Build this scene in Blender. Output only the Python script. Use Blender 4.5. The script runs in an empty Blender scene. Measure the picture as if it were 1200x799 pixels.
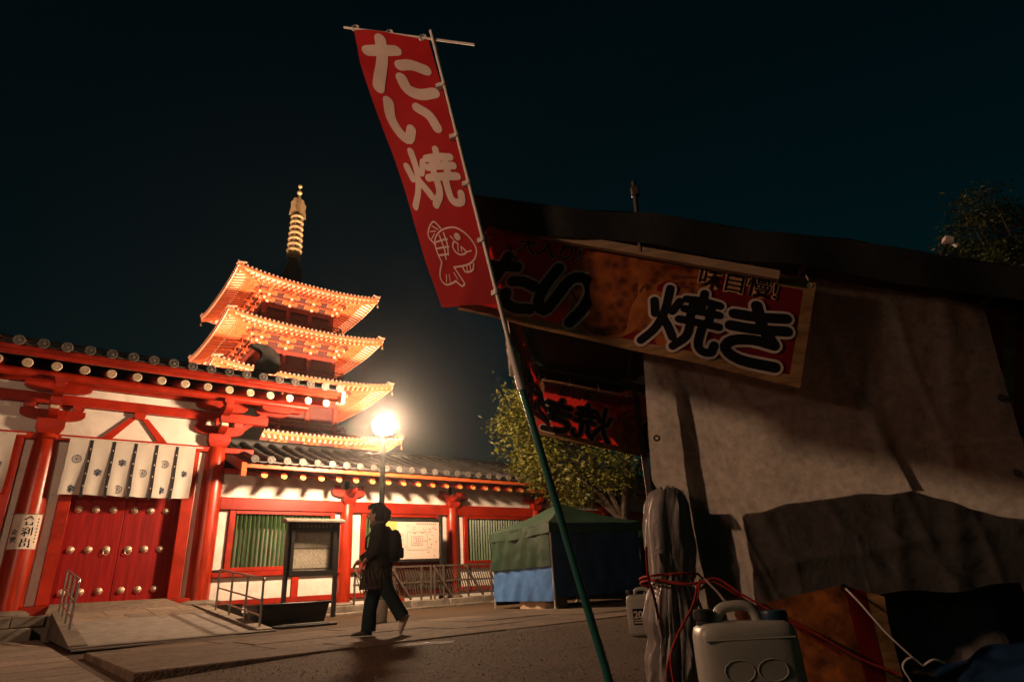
import bpy, bmesh, math, random
import numpy as np
from mathutils import Matrix, Vector, noise as mnoise

random.seed(7)
rng = np.random.default_rng(7)
scene = bpy.context.scene
COL = scene.collection
R = math.radians

# ------------------------------------------------------------------ camera
cam_data = bpy.data.cameras.new('camera')
cam_data.sensor_width = 36.0
cam_data.lens = 36.0 * 700.0 / 1200.0
cam_data.clip_start = 0.05
cam_data.clip_end = 2000
cam = bpy.data.objects.new('camera', cam_data)
COL.objects.link(cam)
pitch, roll = R(22.0), R(3.39)
R0 = Vector((1, 0, 0)); U0 = Vector((0, -math.sin(pitch), math.cos(pitch))); F0 = Vector((0, math.cos(pitch), math.sin(pitch)))
RX = math.cos(roll) * R0 - math.sin(roll) * U0
UX = math.sin(roll) * R0 + math.cos(roll) * U0
cam.matrix_world = Matrix(((RX.x, UX.x, -F0.x, 0), (RX.y, UX.y, -F0.y, 0), (RX.z, UX.z, -F0.z, 0.52), (0, 0, 0, 1)))
scene.camera = cam

# ------------------------------------------------------------------ night sky
world = bpy.data.worlds.new('World')
scene.world = world
world.use_nodes = True
wn = world.node_tree
bgn = wn.nodes['Background']
sky = wn.nodes.new('ShaderNodeTexSky')
sky.sky_type = 'NISHITA'
sky.sun_disc = False
sky.sun_elevation = R(12)
sky.sun_rotation = R(200)
tint = wn.nodes.new('ShaderNodeMix'); tint.data_type = 'RGBA'; tint.blend_type = 'MULTIPLY'
tint.inputs['Factor'].default_value = 1.0
tint.inputs['B'].default_value = (0.05, 0.85, 0.74, 1)
wn.links.new(sky.outputs[0], tint.inputs['A'])
wn.links.new(tint.outputs['Result'], bgn.inputs['Color'])
SKY_STRENGTH = 0.0028
bgn.inputs['Strength'].default_value = SKY_STRENGTH

scene.view_settings.view_transform = 'Standard'
scene.view_settings.look = 'None'
scene.view_settings.exposure = 0.0
scene.view_settings.gamma = 1.0
scene.view_settings.use_curve_mapping = False
scene.render.engine = 'CYCLES'
scene.cycles.use_denoising = True
scene.cycles.use_adaptive_sampling = True
scene.cycles.adaptive_threshold = 0.02
scene.cycles.max_bounces = 5
scene.cycles.diffuse_bounces = 2
scene.cycles.glossy_bounces = 3
scene.cycles.transmission_bounces = 4
scene.cycles.caustics_reflective = False
scene.cycles.caustics_refractive = False
scene.cycles.sample_clamp_indirect = 4.0

# lamp constants (the lamps themselves are built with their posts)
LAMP_COLOR = (1.0, 0.66, 0.40)
LAMP_FAR_COLOR = (1.0, 0.57, 0.37)
LAMP_W = 3800.0
LAMP_FAR_W = 1250.0
FLOOD_COLOR = (1.0, 0.60, 0.40)
FLOOD_W = 210000.0

# ------------------------------------------------------------------ frames
TH = R(50.4)
def frame(ox, oy, ang):
    return Matrix.Translation((ox, oy, 0)) @ Matrix.Rotation(ang, 4, 'Z')
WORLD = Matrix.Identity(4)
WALL = frame(-8.15, 16.35, R(90) - TH)          # x along the temple wall, -y towards the viewer
STALL = frame(-0.09, 3.0, math.atan2(-0.133, 0.991))
PAG = frame(-20.86, 50.7, R(90) - TH)

# ------------------------------------------------------------------ mesh builder
class MB:
    def __init__(s): s.v = []; s.f = []
    def add(s, vs, fs):
        b = len(s.v); s.v += [tuple(p) for p in vs]; s.f += [tuple(i + b for i in q) for q in fs]
    def box(s, x0, x1, y0, y1, z0, z1):
        s.add([(x0,y0,z0),(x1,y0,z0),(x1,y1,z0),(x0,y1,z0),(x0,y0,z1),(x1,y0,z1),(x1,y1,z1),(x0,y1,z1)],
              [(0,3,2,1),(4,5,6,7),(0,1,5,4),(1,2,6,5),(2,3,7,6),(3,0,4,7)])
    def cbox(s, x0, x1, y0, y1, z0, z1, c=0.01):
        c = min(c, (x1-x0)*.45, (y1-y0)*.45, (z1-z0)*.45)
        L = [(x0,x0+c,x1-c,x1),(y0,y0+c,y1-c,y1),(z0,z0+c,z1-c,z1)]
        V = {}; vs = []
        def g(i,j,k):
            if (i,j,k) not in V: V[(i,j,k)] = len(vs); vs.append((L[0][i],L[1][j],L[2][k]))
            return V[(i,j,k)]
        fs = []
        for e in (0,3):
            n = 1 if e == 0 else 2
            fs.append((g(e,1,1),g(e,2,1),g(e,2,2),g(e,1,2)) if e==3 else (g(e,1,1),g(e,1,2),g(e,2,2),g(e,2,1)))
            fs.append((g(1,e,1),g(1,e,2),g(2,e,2),g(2,e,1)) if e==3 else (g(1,e,1),g(2,e,1),g(2,e,2),g(1,e,2)))
            fs.append((g(1,1,e),g(2,1,e),g(2,2,e),g(1,2,e)) if e==3 else (g(1,1,e),g(1,2,e),g(2,2,e),g(2,1,e)))
        m = {0:1, 3:2}
        for a in (0,3):
            for b in (0,3):
                A, B = m[a], m[b]
                fs.append((g(a,B,1),g(a,B,2),g(A,b,2),g(A,b,1)))
                fs.append((g(a,1,B),g(a,2,B),g(A,2,b),g(A,1,b)))
                fs.append((g(1,a,B),g(2,a,B),g(2,A,b),g(1,A,b)))
                for k in (0,3):
                    K = m[k]; fs.append((g(a,B,K),g(A,b,K),g(A,B,k)))
        s.add(vs, fs)
    def obox(s, c, ax, ay, az):
        c, ax, ay, az = Vector(c), Vector(ax), Vector(ay), Vector(az)
        s.add([c-ax-ay-az, c+ax-ay-az, c+ax+ay-az, c-ax+ay-az, c-ax-ay+az, c+ax-ay+az, c+ax+ay+az, c-ax+ay+az],
              [(0,3,2,1),(4,5,6,7),(0,1,5,4),(1,2,6,5),(2,3,7,6),(3,0,4,7)])
    def bar(s, p0, p1, w, h, up=(0,0,1)):
        p0, p1 = Vector(p0), Vector(p1); d = (p1-p0); L = d.length; d.normalize()
        u = Vector(up); sd = d.cross(u)
        if sd.length < 1e-4: sd = d.cross(Vector((1,0,0)))
        sd.normalize(); u = sd.cross(d)
        s.obox((p0+p1)/2, d*L/2, sd*w/2, u*h/2)
    def cyl(s, p0, p1, r0, r1=None, n=12, caps=True):
        s.tube([p0, p1], [r0, r0 if r1 is None else r1], n, caps)
    def tube(s, pts, r, n=8, caps=True):
        pts = [Vector(p) for p in pts]
        if not isinstance(r, (list, tuple)): r = [r]*len(pts)
        d0 = (pts[1]-pts[0]).normalized()
        a = d0.cross(Vector((0,0,1)))
        if a.length < 1e-3: a = d0.cross(Vector((0,1,0)))
        a.normalize(); rings = []; vs = []
        for i, p in enumerate(pts):
            d = (pts[min(i+1,len(pts)-1)]-pts[max(i-1,0)]).normalized()
            a = (a - d*a.dot(d)).normalized(); b = d.cross(a)
            for k in range(n):
                t = 2*math.pi*k/n; vs.append(p + (a*math.cos(t)+b*math.sin(t))*r[i])
        fs = []
        for i in range(len(pts)-1):
            for k in range(n):
                k2 = (k+1) % n
                fs.append((i*n+k, i*n+k2, (i+1)*n+k2, (i+1)*n+k))
        if caps:
            fs.append(tuple(range(n))[::-1]); fs.append(tuple((len(pts)-1)*n+k for k in range(n)))
        s.add(vs, fs)
    def lathe(s, prof, n=16, c=(0,0,0)):
        vs = []; fs = []
        for r, z in prof:
            for k in range(n):
                t = 2*math.pi*k/n; vs.append((c[0]+r*math.cos(t), c[1]+r*math.sin(t), c[2]+z))
        m = len(prof)
        for i in range(m-1):
            for k in range(n):
                k2 = (k+1) % n; fs.append((i*n+k, i*n+k2, (i+1)*n+k2, (i+1)*n+k))
        fs.append(tuple(range(n))[::-1]); fs.append(tuple((m-1)*n+k for k in range(n)))
        s.add(vs, fs)
    def prism(s, poly, vec):
        n = len(poly); v = Vector(vec); P = [Vector(p) for p in poly]
        s.add(P + [p+v for p in P], [tuple(range(n))[::-1], tuple(range(n, 2*n))] + [(i, (i+1)%n, n+(i+1)%n, n+i) for i in range(n)])
    def grid(s, fn, nu, nv):
        vs = [fn(i/nu, j/nv) for j in range(nv+1) for i in range(nu+1)]
        s.add(vs, [(j*(nu+1)+i, j*(nu+1)+i+1, (j+1)*(nu+1)+i+1, (j+1)*(nu+1)+i) for j in range(nv) for i in range(nu)])
    def mesh(s, name, mat, angle=40, org=(0,0,0), smooth=True, recalc=True):
        me = bpy.data.meshes.new(name)
        o = Vector(org)
        me.from_pydata([Vector(p)-o for p in s.v], [], s.f)
        if recalc:
            bm = bmesh.new(); bm.from_mesh(me); bmesh.ops.recalc_face_normals(bm, faces=bm.faces); bm.to_mesh(me); bm.free()
        if smooth:
            me.polygons.foreach_set('use_smooth', [True]*len(me.polygons))
            me.set_sharp_from_angle(angle=R(angle))
        if mat: me.materials.append(mat)
        return me
    def part(s, name, mat, parent, angle=40, smooth=True, kind=None, label=None):
        root = parent
        while root.parent: root = root.parent
        o = bpy.data.objects.new(name, s.mesh(name, mat, angle, ORG.get(root.name, (0,0,0)), smooth))
        COL.objects.link(o); o.parent = parent
        if kind: o['kind'] = kind
        if label: o['label'] = label
        return o

ORG = {}
def thing(name, label, cat, at=(0,0,0), fr=WORLD, group=None, kind=None):
    o = bpy.data.objects.new(name, None)
    COL.objects.link(o)
    o.empty_display_size = 0.2
    o.matrix_world = fr @ Matrix.Translation(at)
    ORG[o.name] = Vector(at)
    if label: o['label'] = label
    if cat: o['category'] = cat
    if group: o['group'] = group
    if kind: o['kind'] = kind
    return o
def place(name, me, parent, loc, rot=None, scale=None, rel=True):
    o = bpy.data.objects.new(name, me)
    COL.objects.link(o); o.parent = parent
    root = parent
    while root.parent: root = root.parent
    o.location = Vector(loc) - ORG.get(root.name, Vector()) if rel else loc
    if rot: o.rotation_euler = rot
    if scale: o.scale = scale
    return o
def copy_tree(o, parent=None):
    c = o.copy(); COL.objects.link(c); c.parent = parent
    for ch in list(o.children): copy_tree(ch, c)
    return c

# ------------------------------------------------------------------ materials
MATS = {}
def mat(name, col, rough=0.6, spec=0.4, var=0.12, nscale=6.0, bump=0.0, bscale=40.0, metal=0.0, coat=0.0, transl=0.0, col2=None, stretch=(1,1,1), rvar=0.0, detail=5.0, tcol=None, ovar=0.0, grime=0.0, crinkle=0.0, cscale=9.0):
    if name in MATS: return MATS[name]
    m = bpy.data.materials.new(name); MATS[name] = m
    m.use_nodes = True
    nt = m.node_tree; N = nt.nodes; L = nt.links
    b = N['Principled BSDF']
    b.inputs['Roughness'].default_value = rough
    b.inputs['Metallic'].default_value = metal
    b.inputs['Specular IOR Level'].default_value = spec
    b.inputs['Coat Weight'].default_value = coat
    b.inputs['Coat Roughness'].default_value = 0.25
    tc = N.new('ShaderNodeTexCoord'); oi = N.new('ShaderNodeObjectInfo')
    ma = N.new('ShaderNodeVectorMath'); ma.operation = 'MULTIPLY_ADD'
    cmb = N.new('ShaderNodeCombineXYZ')
    for k in range(3): L.new(oi.outputs['Random'], cmb.inputs[k])
    L.new(cmb.outputs[0], ma.inputs[0]); ma.inputs[1].default_value = (13.1, 7.7, 17.3); L.new(tc.outputs['Object'], ma.inputs[2])
    mp = N.new('ShaderNodeMapping'); mp.inputs['Scale'].default_value = stretch
    L.new(ma.outputs[0], mp.inputs['Vector'])
    nz = N.new('ShaderNodeTexNoise'); nz.inputs['Scale'].default_value = nscale; nz.inputs['Detail'].default_value = detail
    nz.inputs['Roughness'].default_value = 0.62
    L.new(mp.outputs[0], nz.inputs['Vector'])
    rp = N.new('ShaderNodeValToRGB')
    c2 = col2 if col2 else tuple(min(1, c*(1+var)) for c in col)
    c1 = tuple(c*(1-var) for c in col)
    rp.color_ramp.elements[0].position = 0.32; rp.color_ramp.elements[0].color = (*c1, 1)
    rp.color_ramp.elements[1].position = 0.68; rp.color_ramp.elements[1].color = (*c2, 1)
    L.new(nz.outputs['Fac'], rp.inputs['Fac'])
    colout = rp.outputs['Color']
    def mul(sock, fac_sock, lo, hi, fmin=0.0, fmax=1.0):
        mr = N.new('ShaderNodeMapRange'); mr.inputs['From Min'].default_value = fmin; mr.inputs['From Max'].default_value = fmax
        mr.inputs['To Min'].default_value = lo; mr.inputs['To Max'].default_value = hi
        L.new(fac_sock, mr.inputs['Value'])
        mx = N.new('ShaderNodeMix'); mx.data_type = 'RGBA'; mx.blend_type = 'MULTIPLY'; mx.inputs['Factor'].default_value = 1
        L.new(sock, mx.inputs['A']); L.new(mr.outputs[0], mx.inputs['B']); return mx.outputs['Result']
    if ovar: colout = mul(colout, oi.outputs['Random'], 1-ovar, 1+ovar)
    if grime:
        ng = N.new('ShaderNodeTexNoise'); ng.inputs['Scale'].default_value = 0.9; ng.inputs['Detail'].default_value = 8; ng.inputs['Roughness'].default_value = 0.7; ng.inputs['Distortion'].default_value = 0.6
        L.new(mp.outputs[0], ng.inputs['Vector']); colout = mul(colout, ng.outputs['Fac'], 1-grime, 1.0, 0.34, 0.52)
    L.new(colout, b.inputs['Base Color'])
    if rvar:
        mr = N.new('ShaderNodeMapRange'); mr.inputs['To Min'].default_value = max(0.03, rough-rvar); mr.inputs['To Max'].default_value = min(1, rough+rvar)
        L.new(nz.outputs['Fac'], mr.inputs['Value']); L.new(mr.outputs[0], b.inputs['Roughness'])
    if bump:
        nb = N.new('ShaderNodeTexNoise'); nb.inputs['Scale'].default_value = bscale; nb.inputs['Detail'].default_value = 6
        L.new(mp.outputs[0], nb.inputs['Vector'])
        bp = N.new('ShaderNodeBump'); bp.inputs['Strength'].default_value = bump; bp.inputs['Distance'].default_value = 0.02
        L.new(nb.outputs['Fac'], bp.inputs['Height']); L.new(bp.outputs[0], b.inputs['Normal'])
    if crinkle:
        dn = N.new('ShaderNodeTexNoise'); dn.inputs['Scale'].default_value = 3.0; L.new(mp.outputs[0], dn.inputs['Vector'])
        va_ = N.new('ShaderNodeVectorMath'); va_.operation = 'MULTIPLY_ADD'; L.new(dn.outputs['Color'], va_.inputs[0]); va_.inputs[1].default_value = (.35,.35,.35); L.new(mp.outputs[0], va_.inputs[2])
        vo = N.new('ShaderNodeTexVoronoi'); vo.feature = 'DISTANCE_TO_EDGE'; vo.inputs['Scale'].default_value = cscale; L.new(va_.outputs[0], vo.inputs['Vector'])
        wv = N.new('ShaderNodeTexNoise'); wv.inputs['Scale'].default_value = 160; wv.inputs['Detail'].default_value = 2; L.new(mp.outputs[0], wv.inputs['Vector'])
        ad = N.new('ShaderNodeMath'); ad.operation = 'MULTIPLY_ADD'; L.new(wv.outputs['Fac'], ad.inputs[0]); ad.inputs[1].default_value = .22; L.new(vo.outputs['Distance'], ad.inputs[2])
        bq = N.new('ShaderNodeBump'); bq.inputs['Strength'].default_value = crinkle; bq.inputs['Distance'].default_value = 0.02
        L.new(ad.outputs[0], bq.inputs['Height']); L.new(bq.outputs[0], b.inputs['Normal']); crn = bq
    if transl:
        tr = N.new('ShaderNodeBsdfTranslucent')
        if tcol: tr.inputs['Color'].default_value = (*tcol, 1)
        else: L.new(colout, tr.inputs['Color'])
        if crinkle: L.new(crn.outputs[0], tr.inputs['Normal'])
        mx = N.new('ShaderNodeMixShader'); mx.inputs[0].default_value = transl
        L.new(b.outputs[0], mx.inputs[1]); L.new(tr.outputs[0], mx.inputs[2])
        L.new(mx.outputs[0], N['Material Output'].inputs['Surface'])
    return m
def emis(name, col, s):
    m = bpy.data.materials.new(name); m.use_nodes = True
    nt = m.node_tree; nt.nodes.remove(nt.nodes['Principled BSDF'])
    e = nt.nodes.new('ShaderNodeEmission'); e.inputs[0].default_value = (*col, 1); e.inputs[1].default_value = s
    nt.links.new(e.outputs[0], nt.nodes['Material Output'].inputs['Surface'])
    return m

VERM  = mat('vermilion_paint', (0.32, 0.016, 0.003), rough=0.42, spec=0.35, var=0.25, nscale=3.0, grime=.38, ovar=.18, bump=0.05, bscale=30, rvar=0.12)
COLUMN = mat('vermilion_column_lacquer', (0.34, 0.022, 0.004), rough=0.33, spec=0.5, var=0.4, grime=.38, nscale=2.2, bump=0.06, bscale=14, stretch=(5,5,0.6), rvar=0.1)
DOOR  = mat('door_red_paint', (0.27, 0.005, 0.004), rough=0.5, spec=0.3, var=0.3, nscale=3.0, bump=0.12, bscale=20, stretch=(7,7,.35), grime=.3, rvar=.15)
PLAST = mat('white_plaster', (0.76, 0.70, 0.62), rough=0.85, spec=0.2, var=0.05, nscale=1.6, grime=.22, ovar=.07, bump=0.05, bscale=50)
GREEN = mat('green_window_paint', (0.05, 0.095, 0.035), rough=0.35, var=0.2, ovar=.35, nscale=5)
TILE  = mat('roof_tile_clay', (0.046, 0.041, 0.038), rough=0.5, spec=0.4, var=0.5, ovar=.35, nscale=3.0, bump=0.25, bscale=35, rvar=0.15)
TILEL = mat('eave_tile_clay', (0.12, 0.105, 0.092), rough=0.55, spec=0.4, var=0.35, ovar=.45, nscale=9.0, bump=0.3, bscale=60)
CAP   = mat('rafter_cap_cream', (0.60, 0.48, 0.33), rough=0.45, var=0.25, ovar=.2, nscale=8)
RAFTY = mat('rafter_end_ochre', (0.62, 0.30, 0.07), rough=0.55, var=0.15, nscale=8)
STUD  = mat('door_stud_brass', (0.62, 0.50, 0.36), rough=0.42, metal=0.45, var=0.2, nscale=10)
STONE = mat('granite_stone', (0.20, 0.165, 0.13), rough=0.85, ovar=.2, grime=.35, spec=0.25, var=0.28, nscale=4.0, bump=0.4, bscale=90, detail=8)
SLAB  = mat('granite_slab', (0.21, 0.165, 0.125), rough=0.85, ovar=.22, grime=.4, spec=0.25, var=0.3, nscale=9.0, bump=0.8, bscale=38, detail=10)
DARKM = mat('black_painted_steel', (0.018, 0.016, 0.015), rough=0.45, spec=0.4, var=0.3, nscale=8)
STEEL = mat('stainless_pipe', (0.46, 0.42, 0.38), rough=0.28, metal=0.9, var=0.15, nscale=12)
PATHS = mat('path_slab_stone', (0.135, 0.096, 0.066), rough=0.9, spec=0.2, ovar=.18, grime=.45, var=0.35, nscale=9.0, bump=0.9, bscale=38, detail=10)
WHITEM= mat('white_metal', (0.62, 0.58, 0.52), rough=0.4, var=0.12, nscale=12)

# ================================================================== SETTING
GZ = -0.012
ASPH = mat('asphalt', (0.072, 0.045, 0.026), rough=0.92, spec=0.2, var=0.55, nscale=26.0, bump=1.0, bscale=30, detail=12, grime=.4)
# the asphalt lies a little lower towards the gate's approach
g = MB()
_ss = [-75,-5,-4,-3,-2.5,-2,-1.5,-1,75]; _zz = [-.075,-.075,-.075,-.07,-.05,-.032,-.018,GZ,GZ]
for k in range(len(_ss)-1):
    g.add([(_ss[k],-75,_zz[k]),(_ss[k+1],-75,_zz[k+1]),(_ss[k+1],75,_zz[k+1]),(_ss[k],75,_zz[k])], [(0,1,2,3)])
_b = MB(); _b.v = g.v; _b.f = g.f
gm = _b.mesh('ground', ASPH)
go = bpy.data.objects.new('ground', gm); COL.objects.link(go); go.matrix_world = WALL; go['kind'] = 'structure'; go['label'] = 'dark brown asphalt ground in front of the stall and the temple'

def bx(mb, s0, s1, t0, t1, z0, z1, c=0.008): mb.cbox(s0, s1, -t1, -t0, z0, z1, c)

def slabs(parent, rows, s0, s1, lmin, lmax, z1, gap=0.02, name='paving_slab', mt=None):
    for (t0, t1) in rows:
        s = s0
        while s < s1 - 0.05:
            L = random.uniform(lmin, lmax)
            e = min(s1, s + L)
            if s1 - e < 0.3: e = s1
            dz = random.uniform(-0.007, 0.005)
            m = MB(); bx(m, s+gap/2, e-gap/2, t0+gap/2, t1-gap/2, z1-0.12, z1+dz, 0.012)
            m.part(name, mt or SLAB, parent, angle=20)
            s = e

path = thing('stone_path', 'pale granite slab path running in front of the temple wall', None, (0, -9.5, GZ), WALL, kind='structure')
bed = MB(); bx(bed, -3.13, 26, 7.66, 11.36, -.1, -.018, 0.004); bed.part('path_bed', mat('joint_mortar', (0.035,0.027,0.02), rough=0.95, var=0.3, nscale=20), path)
slabs(path, [(7.62, 8.55), (8.55, 9.5), (9.5, 10.45), (10.45, 11.4)], -3.15, 26, 1.1, 2.1, 0.0, mt=PATHS)

appr = thing('approach_paving', 'worn granite slabs paving the approach left of the ramp', None, (-6, -7, GZ), WALL, kind='structure')
bed = MB(); bx(bed, -11.5, -3.40, 1.85, 14.9, -.12, -0.025, 0.004); bed.part('paving_bed', MATS['joint_mortar'], appr)
ts = [1.8]
while ts[-1] < 14.9: ts.append(ts[-1] + random.uniform(0.8, 1.15))
for i in range(len(ts)-1):
    slabs(appr, [(ts[i], ts[i+1])], -11.5 + random.uniform(0, .4), -4.25, 0.9, 1.5, -0.002)
slabs(appr, [(ts[i]+.2, ts[i+1]+.2) for i in range(len(ts)-1)], -4.25, -3.36, 1.0, 1.2, 0.004)

# podiums, steps, ramp
pod = thing('gate_podium', 'stone podium with two long steps under the red gate', None, (-5, 0, GZ), WALL, kind='structure')
m = MB(); bx(m, -14, .55, -6, 1.28, GZ-.1, .42, .02); m.part('podium_top', STONE, pod)
s = -14.0
while s < -3.4:
    e = min(-3.3, s + random.uniform(1.3, 1.9))
    m = MB(); bx(m, s+.006, e-.006, 1.0, 1.36, .235, .435, .012); m.part('step_stone', STONE, pod)
    m = MB(); bx(m, s-.2+.006, e-.2-.006, 1.2, 1.72, GZ, .222, .012); m.part('step_stone', STONE, pod)
    s = e
pod2 = thing('corridor_podium', 'low granite podium kerb along the temple corridor wall', None, (9, 0, GZ), WALL, kind='structure')
m = MB(); bx(m, .56, 26, -6, 1.2, GZ-.1, .19, .01); m.part('podium_top', STONE, pod2)
s = .56
while s < 26:
    e = s + random.uniform(1.0, 1.7)
    m = MB(); bx(m, s+.005, e-.005, 1.18, 1.5, GZ-.05, .205, .02); m.part('kerb_stone', STONE, pod2)
    m = MB(); bx(m, s+.005, e-.005, 1.5, 1.9, GZ-.05, .045, .02); m.part('gutter_stone', STONE, pod2)
    s = e

ramp = thing('entrance_ramp', 'pale sloping stone wheelchair ramp leading up to the red door', None, (-1.8, -4, GZ), WALL, kind='structure')
def rz(t): return 0.45 - (t-1.3)*0.0968
def sheared(mb, s0, s1, t0, t1, thick, dz=0):
    mb.add([(s0,-t1,rz(t1)-thick),(s1,-t1,rz(t1)-thick),(s1,-t0,rz(t0)-thick),(s0,-t0,rz(t0)-thick),
            (s0,-t1,rz(t1)+dz),(s1,-t1,rz(t1)+dz),(s1,-t0,rz(t0)+dz),(s0,-t0,rz(t0)+dz)],
           [(0,3,2,1),(4,5,6,7),(0,1,5,4),(1,2,6,5),(2,3,7,6),(3,0,4,7)])
m = MB(); m.prism([(-3.2,-1.3,rz(1.3)-.012),(-3.2,-6.6,rz(6.6)+.03),(-3.2,-6.6,GZ),(-3.2,-1.3,GZ)], (2.85,0,0)); m.part('ramp_core', mat('concrete', (0.20,0.175,0.15), rough=.9, var=.25, nscale=5, bump=.3, bscale=60), ramp)
te = [1.3, 2.2, 3.15, 4.1, 5.05, 6.0]
for i in range(5):
    se = [-2.98, -2.35+(.3 if i%2 else 0), -1.55, -.95-(.25 if i%2 else 0), -.6]
    for k in range(4):
        m = MB(); sheared(m, se[k]+.006, se[k+1]-.006, te[i]+.006, te[i+1]-.006, .06, random.uniform(0,.003)); m.part('ramp_slab', SLAB, ramp)
for (a, b) in ((-3.22, -2.99), (-.59, -.34)):
    m = MB()
    m.add([(a,-6.3,GZ),(b,-6.3,GZ),(b,-1.3,GZ),(a,-1.3,GZ),(a,-6.3,.03),(b,-6.3,.03),(b,-1.3,rz(1.3)+.03),(a,-1.3,rz(1.3)+.03)],
          [(0,3,2,1),(4,5,6,7),(0,1,5,4),(1,2,6,5),(2,3,7,6),(3,0,4,7)])
    m.part('ramp_kerb', STONE, ramp)
m = MB(); bx(m, -3.22, -.34, 6.02, 6.5, GZ, .012, .01); m.part('ramp_foot', STONE, ramp)
m = MB()
m.add([(-3.32,-1.26,.425),(-.62,-1.26,.425),(-.92,-.2,.425),(-3.3,-.2,.425),(-3.32,-1.25,.452),(-.75,-1.25,.452),(-.98,-.22,.64),(-3.22,-.22,.64)],
      [(0,3,2,1),(4,5,6,7),(0,1,5,4),(1,2,6,5),(2,3,7,6),(3,0,4,7)])
m.part('threshold_ramp', SLAB, ramp)

# ================================================================== TEMPLE GATE
gate = thing('temple_gate', 'vermilion temple gate with white plaster and dark tiled roof', 'gate', (-2.2, 0, .42), WALL)
GS = [-0.22, -3.96, -7.70, -11.44]      # column centres along the wall

def boat(mb, s, t, z, w, h, thick):      # bracket arm with rounded underside, along the wall
    p = [(-w/2,h),(-w/2,h*.55),(-w*.46,h*.30),(-w*.38,h*.12),(-w*.27,0),(w*.27,0),(w*.38,h*.12),(w*.46,h*.30),(w/2,h*.55),(w/2,h)]
    mb.prism([(s+a, -t-thick/2, z+b) for a, b in p], (0, thick, 0))
def boat_out(mb, s, t0, t1, z, h, thick):  # bracket arm sticking out from the wall
    p = [(t0,h),(t0,0),(t1-.25,0),(t1-.12,h*.18),(t1-.03,h*.42),(t1,h*.65),(t1,h)]
    mb.prism([(s-thick/2, -a, z+b) for a, b in p], (thick, 0, 0))
def block(mb, s, t, z, w, h):            # bearing block, narrower below
    a, b = w/2, w*.36
    mb.add([(s-b,-t-b,z),(s+b,-t-b,z),(s+b,-t+b,z),(s-b,-t+b,z),(s-a,-t-a,z+h*.45),(s+a,-t-a,z+h*.45),(s+a,-t+a,z+h*.45),(s-a,-t+a,z+h*.45),
            (s-a,-t-a,z+h),(s+a,-t-a,z+h),(s+a,-t+a,z+h),(s-a,-t+a,z+h)],
           [(0,3,2,1),(0,1,5,4),(1,2,6,5),(2,3,7,6),(3,0,4,7),(4,5,9,8),(5,6,10,9),(6,7,11,10),(7,4,8,11),(8,9,10,11)])

for s in GS[:3]:
    m = MB(); m.lathe([(.0,.40),(.46,.40),(.47,.47),(.40,.53),(.31,.55),(.0,.55)], 24, (s,0,0)); m.part('column_base', STONE, gate)
    m = MB(); m.lathe([(.275,.55),(.28,1.6),(.275,2.8),(.255,3.9),(.235,4.36),(.2,4.42)], 32, (s,0,0)); m.part('column', COLUMN, gate)
    m = MB()
    block(m, s, 0, 4.40, .56, .34)
    block(m, s-.48, .02, 4.98, .24, .17); block(m, s, .02, 4.98, .24, .17); block(m, s+.48, .02, 4.98, .24, .17)
    m.part('bearing_block', VERM, gate)
    m = MB(); boat(m, s, .03, 4.74, 1.28, .25, .2); boat(m, s, .06, 5.42, 1.35, .22, .18); m.part('bracket_arm', VERM, gate)
    m = MB(); boat_out(m, s, -.3, .62, 4.75, .24, .19); boat_out(m, s, -.3, .95, 5.20, .26, .19); block(m, s, .52, 5.0, .24, .18); block(m, s, .72, 5.47, .25, .13); m.part('projecting_bracket', VERM, gate)
    # white wooden cap on the projecting arm
    m = MB(); bx(m, s-.085, s+.085, .62, .632, 4.90, 4.98, .004); m.part('bracket_end', CAP, gate)
# beams between columns
for (nm, t0, t1, z0, z1, c) in (('tie_beam', -.10, .12, 4.27, 4.42, .015), ('head_beam', -.10, .16, 5.13, 5.38, .015)):
    m = MB(); bx(m, -13, .75 if nm == 'tie_beam' else 1.05, t0, t1, z0, z1, c); m.part(nm, VERM, gate)
m = MB(); m.cyl((-13,-.62,5.68), (2.0,-.62,5.68), .105, n=20); m.part('eave_purlin', VERM, gate)
m = MB(); bx(m, -13, 2.0, -.05, .12, 5.62, 5.86, .01); m.part('wall_plate', VERM, gate)
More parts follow.
